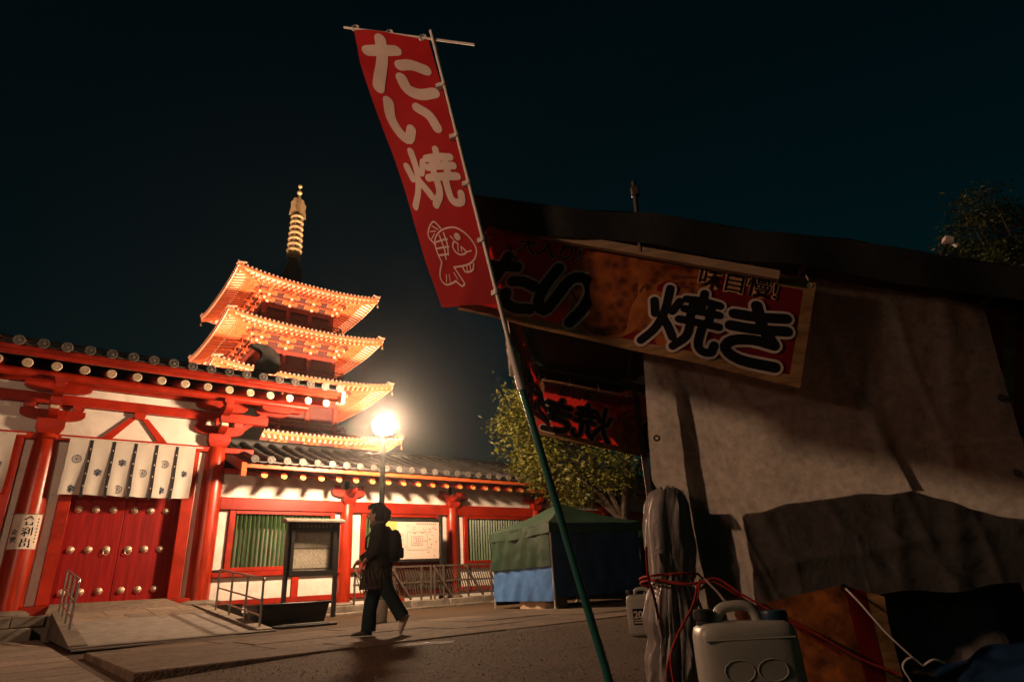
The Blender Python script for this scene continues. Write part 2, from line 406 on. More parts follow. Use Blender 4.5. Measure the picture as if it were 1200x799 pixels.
# plaster panels per bay and inverted V struts
for i in range(3):
    a, b = GS[i+1], GS[i]
    m = MB(); bx(m, a+.05, b-.05, -.06, .02, 4.43, 5.12, .002); m.part('plaster_panel', PLAST, gate)
    m = MB(); bx(m, a+.05, b-.05, -.06, .02, 5.39, 5.61, .002); m.part('plaster_panel', PLAST, gate)
    c = (a+b)/2 - .08
    m = MB()
    for sg in (-1, 1):
        m.prism([(c+sg*.05, -.09, 5.0), (c+sg*.2, -.09, 5.0), (c+sg*.72, -.09, 4.43), (c+sg*.50, -.09, 4.43)], (0, .12, 0))
    block(m, c, .03, 4.96, .26, .16)
    m.part('inverted_v_strut', VERM, gate)
    # jambs, plaster strips, threshold
    for (s0, s1, t0, t1, mt, nm) in ((a+.22, a+.47, -.12, .0, PLAST, 'plaster_strip'), (b-.42, b-.20, -.12, .0, PLAST, 'plaster_strip'),
                                     (a+.47, a+.72, -.2, .12, VERM, 'door_jamb'), (b-.70, b-.42, -.2, .12, VERM, 'door_jamb')):
        m = MB(); bx(m, s0, s1, t0, t1, .62, 4.26, .01); m.part(nm, mt, gate)
    m = MB(); bx(m, a+.2, b-.2, -.25, .2, .42, .62, .012); m.part('threshold', VERM, gate)
    m = MB(); bx(m, a+.72, b-.70, -.2, .1, 3.55, 3.85, .01); m.part('door_lintel', VERM, gate)
    m = MB(); bx(m, a+.72, b-.70, -.1, -.02, 3.86, 4.26, .005); m.part('transom_panel', DOOR, gate)
    # door leaves with studs
    lo, hi = a+.72, b-.70; mid = (lo+hi)/2
    for (d0, d1) in ((lo+.004, mid-.0025), (mid+.0025, hi-.004)):
        m = MB(); bx(m, d0, d1, -.26, -.16, .60, 3.55, .008); leaf = m.part('door_leaf', DOOR, gate)
stud = MB(); stud.lathe([(.0,.0),(.078,.0),(.08,.012),(.066,.02),(.06,.04),(.042,.062),(.018,.072),(.0,.074)], 16)
stud_me = stud.mesh('door_stud', STUD)
ringm = MB(); ringm.tube([(.062*math.cos(k*math.pi/8), -.055, -.06+.062*math.sin(k*math.pi/8)) for k in range(17)], .009, 6, False)
ring_me = ringm.mesh('door_ring', STUD)
for i in range(2):
    off = -3.74*i
    for z in (2.72, 1.80, .87):
        for k, s in enumerate((-3.04, -2.69, -2.33, -1.88, -1.53, -1.18)):
            st = place('door_stud', stud_me, gate, (s+off, .16, z), rot=(R(90),0,0))
            if z == 1.80 and k in (2, 3): place('door_ring', ring_me, gate, (s+off, .16, z))
m = MB(); bx(m, -14, .1, -2.4, -2.3, .42, 5.9, .01); m.part('inner_wall', PLAST, gate)
# right end wall of the gate, above the corridor roof
m = MB(); bx(m, -.25, -.18, -6, -.1, 3.2, 5.7, .005); m.part('side_wall', PLAST, gate)
m = MB(); m.bar((.3,.02,4.9), (1.25,.02,5.72), .14, .2, up=(0,1,0)); m.part('side_brace', VERM, gate)
for t, z in ((.62, 5.42), (.03, 5.45)):
    m = MB(); boat(m, 1.15, t, z, .9, .16, .16); m.part('gable_bracket', VERM, gate)
# rafters
rs = 0.52
raf = MB(); raf.cyl((0,0,0), (0,4.3,1.32), .095, n=14); raf_me = raf.mesh('rafter', VERM)
cap = MB(); cap.lathe([(.0,0),(.112,0),(.118,.012),(.108,.03),(.085,.034),(.075,.026),(.03,.026),(.026,.036),(.0,.036)], 20)
for k in range(8):
    a = k*math.pi/4; cap.cyl((.055*math.cos(a), .055*math.sin(a), .026), (.055*math.cos(a), .055*math.sin(a), .036), .016, n=6)
cap_me = cap.mesh('rafter_cap', CAP)
s = 2.13; nmax = 24
for k in range(nmax):
    place('rafter', raf_me, gate, (s-k*rs, -1.70, 5.57))
    place('rafter_cap', cap_me, gate, (s-k*rs, -1.705, 5.57), rot=(R(90),0,0), scale=(.88,.88,1))
# soffit boards, fascia, roof deck
def roofline(t):            # height of gate roof deck at distance t in front of the wall
    x = (2.25-t)/5.4
    return 5.84 + 1.68*(0.96*x + 0.04*x*x)
m = MB(); m.add([(-12,-1.95,5.70),(2.42,-1.95,5.70),(2.42,2.6,7.10),(-12,2.6,7.10)], [(0,1,2,3)]); m.part('soffit_board', mat('soffit_wood', (0.20,0.10,0.06), rough=.8, var=.2, nscale=4), gate)
m = MB(); bx(m, -12.3, 2.42, 1.86, 1.98, 5.665, 5.80, .01); m.part('fascia_board', VERM, gate)
m = MB(); bx(m, -12.3, 2.45, 2.0, 2.10, 5.735, 5.83, .008); m.part('fascia_board', VERM, gate)
m = MB(); m.grid(lambda u, v: (-12.3+14.8*u, -(2.24-5.4*v), roofline(2.24-5.4*v)), 4, 8); m.grid(lambda u, v: (-12.3+14.8*u, 3.16+5.4*v, roofline(-3.16)-3*v), 2, 2)
m.part('roof_deck', TILE, gate)
trow = MB(); trow.tube([(0, -t, roofline(t)+.045) for t in (2.22, 1.2, .2, -.9, -2.0, -3.1)], .095, 10)
trow_me = trow.mesh('cover_tile_row', TILE)
pan = MB()
for k in range(6):
    pass
disc = MB(); disc.lathe([(.0,0),(.108,0),(.11,.03),(.088,.034),(.084,.02),(.04,.018),(.03,.032),(.0,.034)], 18)
for k in range(8):
    a = k*math.pi/4; disc.cyl((.062*math.cos(a), .062*math.sin(a), .018), (.062*math.cos(a), .062*math.sin(a), .03), .013, n=6)
disc_me = disc.mesh('eave_tile', TILEL)
# curved pan tile lip between two cover rows
lip = MB(); lip.prism([(x, 0, -.055 - .035*math.sin(math.pi*(x+.21)/.42) + (.0)) for x in np.linspace(-.21,.21,9)] + [(x, 0, -.02 - .035*math.sin(math.pi*(x+.21)/.42)) for x in np.linspace(.21,-.21,9)], (0,.25,.08))
lip_me = lip.mesh('pan_tile', TILE)
k = 0; s = 2.29
while s > -12.2:
    place('cover_tile_row', trow_me, gate, (s,0,0))
    place('eave_tile', disc_me, gate, (s, -2.235, 5.87), rot=(R(90),0,0))
    place('pan_tile', lip_me, gate, (s-.21, -2.24, 5.88))
    s -= .42
# bargeboard, ridge and ridge-end tiles
m = MB()
pr = [(t, roofline(t)) for t in (2.1, 1.0, 0, -1.2, -2.2, -3.1)]
m.prism([(2.42,-t,z-.06) for t,z in pr] + [(2.42,-t,z-.36) for t,z in reversed(pr)], (.08,0,0)); m.part('bargeboard', mat('bargeboard_paint', (0.62,0.30,0.16), rough=.5, var=.12), gate)
m = MB(); bx(m, 2.41, 2.515, 1.96, 2.14, 5.50, 5.86, .01); m.part('bargeboard_end', CAP, gate)
m = MB(); m.cbox(-12.3, 1.9, 2.9, 3.4, 7.3, 7.72, .05); m.cyl((-12.3,3.15,7.74),(1.9,3.15,7.74),.1,n=12); m.part('ridge', TILE, gate)
# descending ridge with its curved demon tile
m = MB(); m.tube([(.42,-t,roofline(t)+.1) for t in (1.25,.4,-.6,-1.6,-2.8)], [.2,.15,.13,.12,.12], 10); m.part('descending_ridge', TILE, gate)
m = MB()
m.prism([(.20,-1.42,6.35),(.78,-1.42,6.35),(.86,-1.42,6.6),(.80,-1.42,6.85),(.66,-1.42,7.02),(.42,-1.42,7.12),(.18,-1.42,7.13),(.0,-1.42,7.07),(.10,-1.42,7.0),(.24,-1.42,6.96),(.34,-1.42,6.86),(.33,-1.42,6.72),(.22,-1.42,6.6)], (0,.22,0))
m.part('ridge_end_tile', TILE, gate)

# noren curtains, one per bay in view
CLOTH = mat('white_curtain_cotton', (0.70, 0.655, 0.58), rough=.85, spec=.15, var=.06, nscale=3, transl=.25)
STRIPE = mat('black_curtain_band', (0.012, 0.011, 0.012), rough=.8, var=.2)
INK = mat('indigo_crest_dye', (0.035, 0.05, 0.085), rough=.85, var=.2, nscale=20)
def flat_disc(mb, cx, cz, r0, r1, y, n=20):     # ring in the curtain plane
    vs = []; 
    for k in range(n):
        a = 2*math.pi*k/n; vs += [(cx+r0*math.cos(a), y, cz+r0*math.sin(a)), (cx+r1*math.cos(a), y, cz+r1*math.sin(a))]
    mb.add(vs, [(2*k, 2*k+1, (2*k+3) % (2*n), (2*k+2) % (2*n)) for k in range(n)])
def petal(mb, cx, cz, ang, r0, r1, w, y):
    d = (math.cos(ang), math.sin(ang)); p = (-d[1], d[0]); rm = (r0+r1)/2
    mb.add([(cx+d[0]*r0, y, cz+d[1]*r0), (cx+d[0]*rm+p[0]*w, y, cz+d[1]*rm+p[1]*w), (cx+d[0]*r1, y, cz+d[1]*r1), (cx+d[0]*rm-p[0]*w, y, cz+d[1]*rm-p[1]*w)], [(0,1,2,3)])
def noren(off, label):
    n = thing('door_curtain', label, 'curtain', (-2.15+off, -.36, 2.97), WALL, group='crested door curtains on the gate')
    x0, x1, zt, zb = -3.55+off, -.77+off, 4.28, 2.98
    w = (x1-x0)/6
    def surf(x, z):
        q = (zt-z)/(zt-zb)
        return -.36 - .03*math.sin((x-x0)/w*2*math.pi+.7)*q - .04*q*math.sin(x*2.1+off)
    for i in range(6):
        a = x0+i*w+.024; b = x0+(i+1)*w-.024
        m = MB(); m.grid(lambda u, v: (a+(b-a)*u + .012*math.sin(v*5+i)*v, surf(a+(b-a)*u, zb+(zt-zb)*(1-v)), zt-(zt-zb)*v + .012*math.sin(u*3+i)*v), 10, 14)
        m.part('curtain_panel', CLOTH, n)
    for i in range(1, 6):
        xc = x0+i*w
        m = MB(); m.grid(lambda u, v: (xc-.036+.072*u + .012*math.sin(v*5+i)*v, surf(xc, zt-(zt-zb-.0)*v)-.008, zt-(zt-zb+.05)*v), 2, 14)
        m.part('curtain_band', STRIPE, n)
        for q in range(4):
            z = zt-.22-q*.29; m = MB(); m.cbox(xc-.012, xc+.012, surf(xc,z)-.016, surf(xc,z)-.010, z-.018, z+.018, .002)
            m.part('band_stitch', CLOTH, n)
    m = MB(); m.cyl((x0-.15,-.36,zt+.02), (x1+.15,-.36,zt+.02), .02, n=10); m.part('curtain_rod', WHITEM, n)
    spots = [(0,.36,0),(0,.88,1),(1,.58,1),(2,.38,1),(2,.88,0),(3,.56,0),(4,.36,0),(4,.86,1),(5,.52,1)]
    for (i, q, kind) in spots:
        cx = x0+(i+.5)*w; cz = zt-(zt-zb)*q; y = surf(cx, cz) - .012
        m = MB()
        if kind == 0:
            flat_disc(m, cx, cz, .082, .098, y)
            flat_disc(m, cx, cz, .0, .022, y)
            for k in range(8): petal(m, cx, cz, k*math.pi/4, .034, .074, .0115, y-.0008)
        else:
            for k in range(7): petal(m, cx, cz-.02, R(15+25*k), .03, .115 if k in (1,3,5) else .098, .016, y-.0006*(k%2))
            flat_disc(m, cx, cz-.02, .0, .03, y-.001)
            petal(m, cx, cz-.02, R(205), .02, .10, .018, y); petal(m, cx, cz-.02, R(335), .02, .10, .018, y)
            petal(m, cx, cz-.02, R(270), .0, .085, .03, y)
        m.part('crest', INK, n)
    return n
noren(0, 'white crested curtain hanging over the studded red door right of the column')
noren(-3.74, 'white crested curtain at the left edge of the picture, mostly cut off')

# text helper: outlines of a text as a flat triangulated mesh, lower-left at 0,0
def text_tris(body, size=1.0, offset=0.0):
    cu = bpy.data.curves.new('txt', 'FONT'); cu.body = body; cu.size = size; cu.offset = offset; cu.resolution_u = 3
    o = bpy.data.objects.new('txt', cu); COL.objects.link(o)
    dg = bpy.context.evaluated_depsgraph_get()
    me = bpy.data.meshes.new_from_object(o.evaluated_get(dg))
    vs = [v.co.copy() for v in me.vertices]; fs = [tuple(p.vertices) for p in me.polygons]
    bpy.data.objects.remove(o); bpy.data.curves.remove(cu); bpy.data.meshes.remove(me)
    return vs, fs

# paper sign tied to the column
psign = thing('paper_sign', 'paper sign with brush writing tied round the red column', 'sign', (-3.96, -.3, 1.8), WALL)
PAPER = mat('sign_paper', (0.66, 0.56, 0.47), rough=.85, var=.1, nscale=5)
BLACKINK = mat('black_ink', (0.012, 0.010, 0.010), rough=.8, var=.1)
def onsign(x, z, lift):      # wraps the sign round the column; x is arc length
    a = x/.287
    r = .287+lift
    return (-3.96 + r*math.sin(a), -r*math.cos(a), z)
m = MB(); m.grid(lambda u, v: onsign(-.31+.62*u, 1.80+.74*v, 0.0), 16, 2); m.part('paper', PAPER, psign)
def sign_text(body, x, z, size, off=.0):
    for k, ch in enumerate(body):
        vs, fs = text_tris(ch, size, off)
        m = MB(); m.add([onsign(x+p.x, z-k*size*1.12+p.y, .003) for p in vs], fs); m.part('brush_character', BLACKINK, psign, smooth=False)
sign_text('舎利出', -.06, 2.32, .21, .006)
sign_text('金堂', -.27, 2.10, .14, .004)
for k in range(8):
    z = 2.42-.07*k
    m = MB(); m.add([onsign(.20+a, z+b, .003) for a, b in ((0,0),(.03,.01),(.034,.045),(.006,.04))], [(0,1,2,3)]); m.part('small_brush_mark', BLACKINK, psign, smooth=False)
m = MB(); m.tube([onsign(-.4+.8*k/12, 2.55+.012*math.cos(k*.5), .008) for k in range(13)], .007, 6); m.part('tie_cord', mat('straw_cord', (.22,.15,.09), rough=.9), psign)

# ================================================================== TEMPLE CORRIDOR
cor = thing('temple_corridor', 'vermilion and white temple corridor wall with green lattice windows and tiled roof', 'building', (9, 0, .19), WALL)
CS = [3.65, 7.42, 11.15, 14.88, 18.6]
for s in CS:
    m = MB(); m.lathe([(.0,.17),(.34,.17),(.35,.22),(.28,.27),(.0,.27)], 20, (s,0,0)); m.part('column_base', STONE, cor)
    m = MB(); m.lathe([(.205,.27),(.205,1.6),(.195,2.5),(.18,3.0),(.15,3.05)], 24, (s,-.03,0)); m.part('column', COLUMN, cor)
    m = MB(); block(m, s, .05, 3.0, .42, .24); block(m, s-.38, .05, 3.42, .2, .13); block(m, s+.38, .05, 3.42, .2, .13); m.part('bearing_block', VERM, cor)
    m = MB(); boat(m, s, .06, 3.22, 1.05, .21, .17); m.part('bracket_arm', VERM, cor)
    m = MB(); boat_out(m, s, -.2, .55, 3.22, .22, .16); m.part('projecting_bracket', VERM, cor)
E0, E1 = .02, 22.0
m = MB(); bx(m, E0, E1, -.1, .13, 2.76, 3.09, .015); m.part('head_beam', VERM, cor)
m = MB(); bx(m, E0, E1, -.1, .15, 1.06, 1.19, .012); m.part('sill_rail', VERM, cor)
m = MB(); bx(m, E0, E1, -.1, .09, .36, .50, .01); m.part('base_beam', VERM, cor)
m = MB(); m.cyl((E0,-.12,3.79),(E1,-.12,3.79),.07,n=14); m.part('eave_purlin', VERM, cor)
bars = MB(); bars.prism([(-.042,0,0),(0,-.042,0),(.042,0,0),(0,.042,0)], (0,0,1.42)); bar_me = bars.mesh('window_bar', GREEN, smooth=False)
bays = [(.06, 3.45, .46, 3.12)] + [(CS[i]+.2, CS[i+1]-.2, CS[i]+.62, CS[i+1]-.62) for i in range(4)]
for bi, (a, b, w0, w1) in enumerate(bays):
    m = MB(); bx(m, a-.1, b+.1, -.08, .02, 3.10, 3.72, .002); m.part('plaster_panel', PLAST, cor)
    for (p0, p1) in ((a, w0-.16), (w1+.16, b)):
        m = MB(); bx(m, p0, p1, -.08, .02, 1.20, 2.75, .002); m.part('plaster_panel', PLAST, cor)
    mid = (a+b)/2 + (.46 if bi == 0 else 0)
    for (p0, p1) in ((a, mid-.1), (mid+.1, b)):
        m = MB(); bx(m, p0, p1, -.08, .03, .505, 1.055, .002); m.part('plaster_panel', PLAST, cor)
    m = MB(); bx(m, a, b, -.08, .04, .19, .355, .002); m.part('plaster_panel', PLAST, cor)
    m = MB(); bx(m, mid-.095, mid+.095, -.08, .085, .19, 1.055, .006); m.part('short_post', VERM, cor)
    win = MB(); bx(win, w0-.15, w0, -.1, .1, 1.195, 2.755, .008); bx(win, w1, w1+.15, -.1, .1, 1.195, 2.755, .008)
    bx(win, w0, w1, -.1, .1, 2.66, 2.755, .008); bx(win, w0, w1, -.1, .1, 1.195, 1.30, .008)
    wo = win.part('window', VERM, cor)
    nb = int((w1-w0)/.112)
    for k in range(nb):
        place('window_bar', bar_me, wo, (w0+(k+.5)*(w1-w0)/nb, -.01, 1.27))
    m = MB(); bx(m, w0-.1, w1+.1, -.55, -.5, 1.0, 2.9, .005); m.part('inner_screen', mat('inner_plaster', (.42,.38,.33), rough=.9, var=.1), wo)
# rafters
raf = MB(); raf.cyl((0,0,0), (0,2.7,.80), .085, n=12); craf_me = raf.mesh('rafter', VERM)
cc = MB(); cc.lathe([(.0,0),(.088,0),(.088,.012),(.0,.014)], 16); ccap_me = cc.mesh('rafter_end', RAFTY)
s = .87
while s < E1:
    place('rafter', craf_me, cor, (s, -.88, 3.59)); place('rafter_end', ccap_me, cor, (s, -.885, 3.59), rot=(R(90)+R(-19),0,0)); s += .53
def croof(t):
    x = (1.15-t)/3.1
    return 3.90 + 1.12*(0.85*x + 0.15*x*x)
m = MB(); bx(m, .30, E1, .96, 1.06, 3.735, 3.85, .008); m.part('fascia_board', mat('fascia_orange', (0.56,0.10,0.022), rough=.45, var=.15), cor)
m = MB(); m.add([(.3,-1.0,3.72),(E1,-1.0,3.72),(E1,1.8,4.56),(.3,1.8,4.56)], [(0,1,2,3)]); m.part('soffit_board', mat('soffit_cream', (.50,.44,.37), rough=.85, var=.1), cor)
m = MB(); m.grid(lambda u, v: (.28+(E1-.28)*u, -(1.14-3.1*v), croof(1.14-3.1*v)), 4, 6); m.grid(lambda u, v: (.28+(E1-.28)*u, 1.96+3*v, croof(-1.96)-1.6*v), 2, 2); m.part('roof_deck', TILE, cor)
def jitter_tube(pts, r):
    return pts
cro = MB()
cro.tube([(0,-t,croof(t)+.04) for t in (1.14,.7,.25,-.2,-.7,-1.2,-1.85)], .085, 10)
for t in np.linspace(.95,-1.7,8):
    cro.tube([(0,-t,croof(t)+.041),(0,-t+.03,croof(t-.03)+.041)], .0915, 10)
cro_me = cro.mesh('cover_tile_row', TILE)
s = .50
while s < E1:
    place('cover_tile_row', cro_me, cor, (s,0,0))
    place('eave_tile', disc_me, cor, (s,-1.15,3.955), rot=(R(90),0,0), scale=(.92,.92,1))
    place('pan_tile', lip_me, cor, (s+.215,-1.16,3.955), scale=(1.02,1,1))
    s += .43
# pan tile courses: overlapping rows give the stepped look between the cover rows
for k, t in enumerate(np.linspace(.8,-1.6,9)):
    m = MB(); z = croof(t); m.add([(.3,-t,z+.022),(E1,-t,z+.022),(E1,-t+.30,croof(t-.30)+.004),(.3,-t+.30,croof(t-.30)+.004),(.3,-t,z-.005),(E1,-t,z-.005)], [(0,1,2,3),(4,5,1,0)]); m.part('pan_tile_course', TILE, cor)
m = MB(); m.cbox(.3, E1, 1.8, 2.2, 4.90, 5.12, .03); m.cyl((.3,2.0,5.13),(E1,2.0,5.13),.09,n=12)
for k in range(3): m.box(.3, E1, 1.77-.0, 2.23, 4.94+.07*k, 4.96+.07*k)
m.part('ridge', TILE, cor)
m = MB()
pr = [(t, croof(t)) for t in (1.02, .3, -.5, -1.2, -1.9)]
m.prism([(.24,-t,z-.03) for t,z in pr] + [(.24,-t,z-.30) for t,z in reversed(pr)], (.07,0,0)); m.part('bargeboard', VERM, cor)
m = MB(); bx(m, .20, .34, .98, 1.12, 3.50, 3.86, .01); m.part('bargeboard_end', MATS['fascia_orange'], cor)
m = MB(); bx(m, .02, E1, -5.0, -4.9, .2, 4.5, .01); m.part('rear_wall', mat('dim_rear_wall', (.25,.2,.16), rough=.9), cor)

# ================================================================== PAGODA
pag = thing('pagoda', 'floodlit five-storey vermilion pagoda with gold ringed spire behind the gate', 'pagoda', (0,0,0), PAG)
PVERM = mat('pagoda_vermilion', (0.46, 0.085, 0.022), rough=.6, var=.2, nscale=1.2)
PCREAM = mat('pagoda_soffit_cream', (0.74, 0.54, 0.37), rough=.8, var=.12, nscale=1.0)
PDARK = mat('pagoda_shade_and_wood', (0.06, 0.016, 0.010), rough=.7, var=.3)  # rail wood; on body wall and bracket recesses it paints in the shade
GOLD = mat('spire_gold_bronze', (0.34, 0.25, 0.12), rough=.45, metal=.55, var=.35, nscale=2.5)
tips = [25.5, 21.3, 16.9, 12.1, 7.2]; halves = [6.2, 6.6, 7.29, 7.93, 8.6]; bods = [2.95, 3.25, 3.6, 3.95, 4.35]
UP = .55
def edge_z(i, x): return tips[i] - UP*(1-abs(x/halves[i])**2.6)
for i in range(5):
    h, b, zt = halves[i], bods[i], tips[i]
    zb = (tips[i+1]+.85) if i < 4 else 0.8
    zin = zt - UP + (h-b)*.24           # underside height at the body
    def sof(x, d, dz=0):                # x along face, d distance from axis
        q = (d-b)/(h-b)
        return zin + (edge_z(i, x*h/max(d,.1) if abs(x) <= d else math.copysign(h,x))-zin)*q + dz
    # underside boards
    so = MB(); so.grid(lambda u, v: ((2*u-1)*(b+(h-b)*v), -(b+(h-b)*v), sof((2*u-1)*(b+(h-b)*v), b+(h-b)*v)), 24, 6); so_me = so.mesh('soffit_board', PCREAM)
    ra = MB(); n = int(2*h/.42)
    for k in range(n):
        x = -h+.18+(2*h-.36)*k/(n-1)
        d0 = max(b+.1, abs(x)+.06)
        dm = b+(h-b)*.66
        if d0 < dm: ra.bar((x,-d0,sof(x,d0)-.17), (x,-dm,sof(x,dm)-.17), 0.16, .20)
        if d0 < h-.2: ra.bar((x,-max(d0,dm-.3),sof(x,max(d0,dm-.3))-.06), (x,-(h-.12),sof(x,h-.12)-.06), .13, .12)
    ra_me = ra.mesh('rafters', PVERM, smooth=False)
    en = MB()
    for k in range(n):
        x = -h+.18+(2*h-.36)*k/(n-1)
        en.box(x-.075, x+.075, -(h-.095), -(h-.119), edge_z(i,x)-.13, edge_z(i,x)+.005)
        dm = b+(h-b)*.66
        if abs(x)+.06 < dm: en.box(x-.08, x+.08, -(dm+.022), -(dm+.001), sof(x,dm)-.28, sof(x,dm)-.08)
    en_me = en.mesh('rafter_ends', mat('rafter_end_cream', (.40,.22,.12), rough=.6, var=.1), smooth=False)
    eb = MB()
    eb.grid(lambda u, v: ((2*u-1)*(h-.02*v), -(h-.02), edge_z(i,(2*u-1)*h)+.02+.16*v), 24, 1)
    eb.grid(lambda u, v: ((2*u-1)*h, -(h-.2+.2*v), edge_z(i,(2*u-1)*h)+.015), 24, 1)
    dm = b+(h-b)*.66
    eb.grid(lambda u, v: ((2*u-1)*dm, -dm-.06*v, sof((2*u-1)*dm, dm)-.06), 24, 1)
    eb.grid(lambda u, v: ((2*u-1)*dm, -dm-.06, sof((2*u-1)*dm, dm)-.07+.09*v), 24, 1)
    eb_me = eb.mesh('eave_board', PVERM)
    et = MB(); n2 = int(2*h/.34)
    for k in range(n2+1):
        x = -h+2*h*k/n2; et.cyl((x,-h-.05,edge_z(i,x)+.27), (x,-h+.6,edge_z(i,x)+.40), .085, n=8)
    et.grid(lambda u, v: ((2*u-1)*h, -(h+.02-.05*v), edge_z(i,(2*u-1)*h)+.17+.07*v), 24, 1)
    et_me = et.mesh('eave_tiles', mat('pagoda_eave_tile', (.22,.12,.07), rough=.6, var=.2), smooth=True)
    # roof surface up to the next body
    bt = bods[i-1]*1.08 if i > 0 else .55
    ztop = zt + .95 if i > 0 else 27.7
    ro = MB(); ro.grid(lambda u, v: ((2*u-1)*(h+(bt-h)*v), -(h+(bt-h)*v), (edge_z(i,(2*u-1)*h)+.30)*(1-v)+ztop*v - .3*math.sin(math.pi*v)), 16, 6); ro_me = ro.mesh('roof_slope', TILE)
    # bracket clusters of one face
    br = MB(); wh = MB(); dk = MB()
    xs = [-b, -b/3, b/3, b] if i > 0 else [-b, -b/3, b/3, b]
    for x in xs:
        for st in range(3):
            o = .42*(st+1); z = zin-1.55+.46*st
            br.box(x-.13, x+.13, -(b+o), -(b-.1), z, z+.24)
            br.box(x-.62-.05*st, x+.62+.05*st, -(b+o), -(b+o-.22), z+.22, z+.44)
            for q in (-.52, 0, .52): br.box(x+q-.13, x+q+.13, -(b+o+.02), -(b+o-.24), z+.42, z+.56)
            wh.box(x-.10, x+.10, -(b+o+.012), -(b+o+.002), z+.04, z+.20)
            for q in (-1, 1): wh.box(x+q*(.62+.05*st)-.008+q*.01, x+q*(.62+.05*st)+.008+q*.01, -(b+o-.02), -(b+o-.2), z+.25, z+.41)
        br.bar((x,-(b-.2),zin-.1), (x,-(b+1.75),zin-.62), .2, .24)
    for st in range(3):
        o = .42*(st+1); z = zin-1.55+.46*st
        br.box(-(b+o), b+o, -(b+o+.0), -(b+o-.16), z+.57, z+.70)
        dk.grid(lambda u, v: ((2*u-1)*(b+o-.3), -(b+o-.2-.0*v), z+.02+.54*v), 1, 1)
    br.cyl((-(b+1.7),-(b+1.66),zin-.36), (b+1.7,-(b+1.66),zin-.36), .13, n=8)
    br_me = br.mesh('bracket_set', PVERM, smooth=False); wh_me = wh.mesh('bracket_plaster', mat('pagoda_plaster', (.66,.48,.34), rough=.8, var=.08), smooth=False)
    dk_me = dk.mesh('bracket_recess', PDARK, smooth=False)  # dark sheets that paint in the shade between the brackets
    # body face
    bo = MB(); bo.grid(lambda u, v: ((2*u-1)*b, -b, zb+(zin-1.3-zb)*v), 1, 1); bo_me = bo.mesh('wall', PDARK)
    cl = MB()
    for x in xs: cl.cyl((x,-b-.05,zb), (x,-b-.05,zin-1.5), .22, n=12)
    cl.box(-b, b, -b-.2, -b-.02, zin-1.85, zin-1.55); cl.box(-b, b, -b-.16, -b-.02, zb+.5, zb+.75)
    cl_me = cl.mesh('columns', mat('pagoda_shaded_red', (.16,.022,.010), rough=.6, var=.25))  # vermilion darkened to paint in the shade on the storey body
    ral = MB(); rr = b+.75
    for z in (zb+.28, zb+.5, zb+.75): ral.box(-rr, rr, -rr-.05, -rr+.05, z, z+.07)
    for k in range(9): ral.box(-rr+2*rr*k/8-.05, -rr+2*rr*k/8+.05, -rr-.045, -rr+.045, zb, zb+.8)
    ral_me = ral.mesh('balcony_rail', PDARK, smooth=False)
    hip = MB(); hip.tube([(-(h+.1)*(1-v)-bt*v, -(h+.1)*(1-v)-bt*v, (zt+.40)*(1-v)+(ztop+.1)*v-.3*math.sin(math.pi*v)) for v in (0,.15,.35,.6,1)], [.06,.10,.12,.12,.12], 8)
    hip_me = hip.mesh('hip_ridge', TILE)
    hc = MB(); hc.bar((-b+.1,-b+.1,zin-.25), (-(h-.1),-(h-.1),zt-.14), .24, .30); hc_me = hc.mesh('hip_rafter', PVERM)
    bell = MB(); bell.cyl((0,0,0),(0,0,-.35),.02,n=6); bell.lathe([(.05,-.35),(.11,-.42),(.13,-.62),(.15,-.72)], 10); bell_me = bell.mesh('wind_bell', GOLD)
    for k in range(4):
        rot = (0,0,k*math.pi/2)
        for nm, me in (('soffit_board',so_me),('rafters',ra_me),('rafter_ends',en_me),('eave_board',eb_me),('eave_tiles',et_me),('roof_slope',ro_me),('bracket_set',br_me),('bracket_plaster',wh_me),('bracket_recess',dk_me),('wall',bo_me),('columns',cl_me),('balcony_rail',ral_me),('hip_ridge',hip_me),('hip_rafter',hc_me)):
            o = place(nm, me, pag, (0,0,0), rot=rot)
            if nm in ('rafters','rafter_ends','eave_tiles','columns','bracket_plaster','bracket_set'): o['kind'] = 'stuff'
        c = math.cos(k*math.pi/2); s_ = math.sin(k*math.pi/2); q = -(h-.08)
        place('wind_bell', bell_me, pag, (c*q-s_*q, s_*q+c*q, zt-.22), scale=(.6,.6,.7))
m = MB(); m.cbox(-.75,.75,-.75,.75,27.2,29.9,.08); m.lathe([(.7,29.9),(.62,30.3),(.45,30.6),(.5,30.9)],16); m.part('spire_base', TILE, pag)
m = MB(); m.cyl((0,0,30.5),(0,0,38.6),.14,.09,n=10); m.part('spire_mast', GOLD, pag)
for k in range(8):
    z = 31.2+.64*k; r = .62-.015*k
    m = MB()
    m.tube([(r*math.cos(a*math.pi/12), r*math.sin(a*math.pi/12), z) for a in range(25)], .14, 8, False)
    for a in range(6):
        t = a*math.pi/3; m.bar((.1*math.cos(t),.1*math.sin(t),z),(r*math.cos(t),r*math.sin(t),z),.08,.10)
        m.cyl((r*math.cos(t),r*math.sin(t),z-.1),(r*math.cos(t),r*math.sin(t),z-.36),.04,.07,n=6)
    m.part('spire_ring', GOLD, pag)
for k in range(4):
    a = k*math.pi/2; c, s_ = math.cos(a), math.sin(a)
    prof = [(.1,36.2),(.55,35.95),(.85,35.75),(.8,36.3),(.72,36.8),(.78,37.3),(.55,37.7),(.5,37.95),(.1,38.1)]
    m = MB(); m.prism([(c*r_-s_*.03, s_*r_+c*.03, z) for r_, z in prof], (s_*.06,-c*.06,0)); m.part('flame_fin', GOLD, pag)
for z, r in ((38.72,.27),(39.5,.22)):
    m = MB(); m.lathe([(r*math.sin(t), r*-math.cos(t)) for t in np.linspace(.05,math.pi-.05,10)], 14, (0,0,z)); m.part('spire_ball', GOLD, pag)
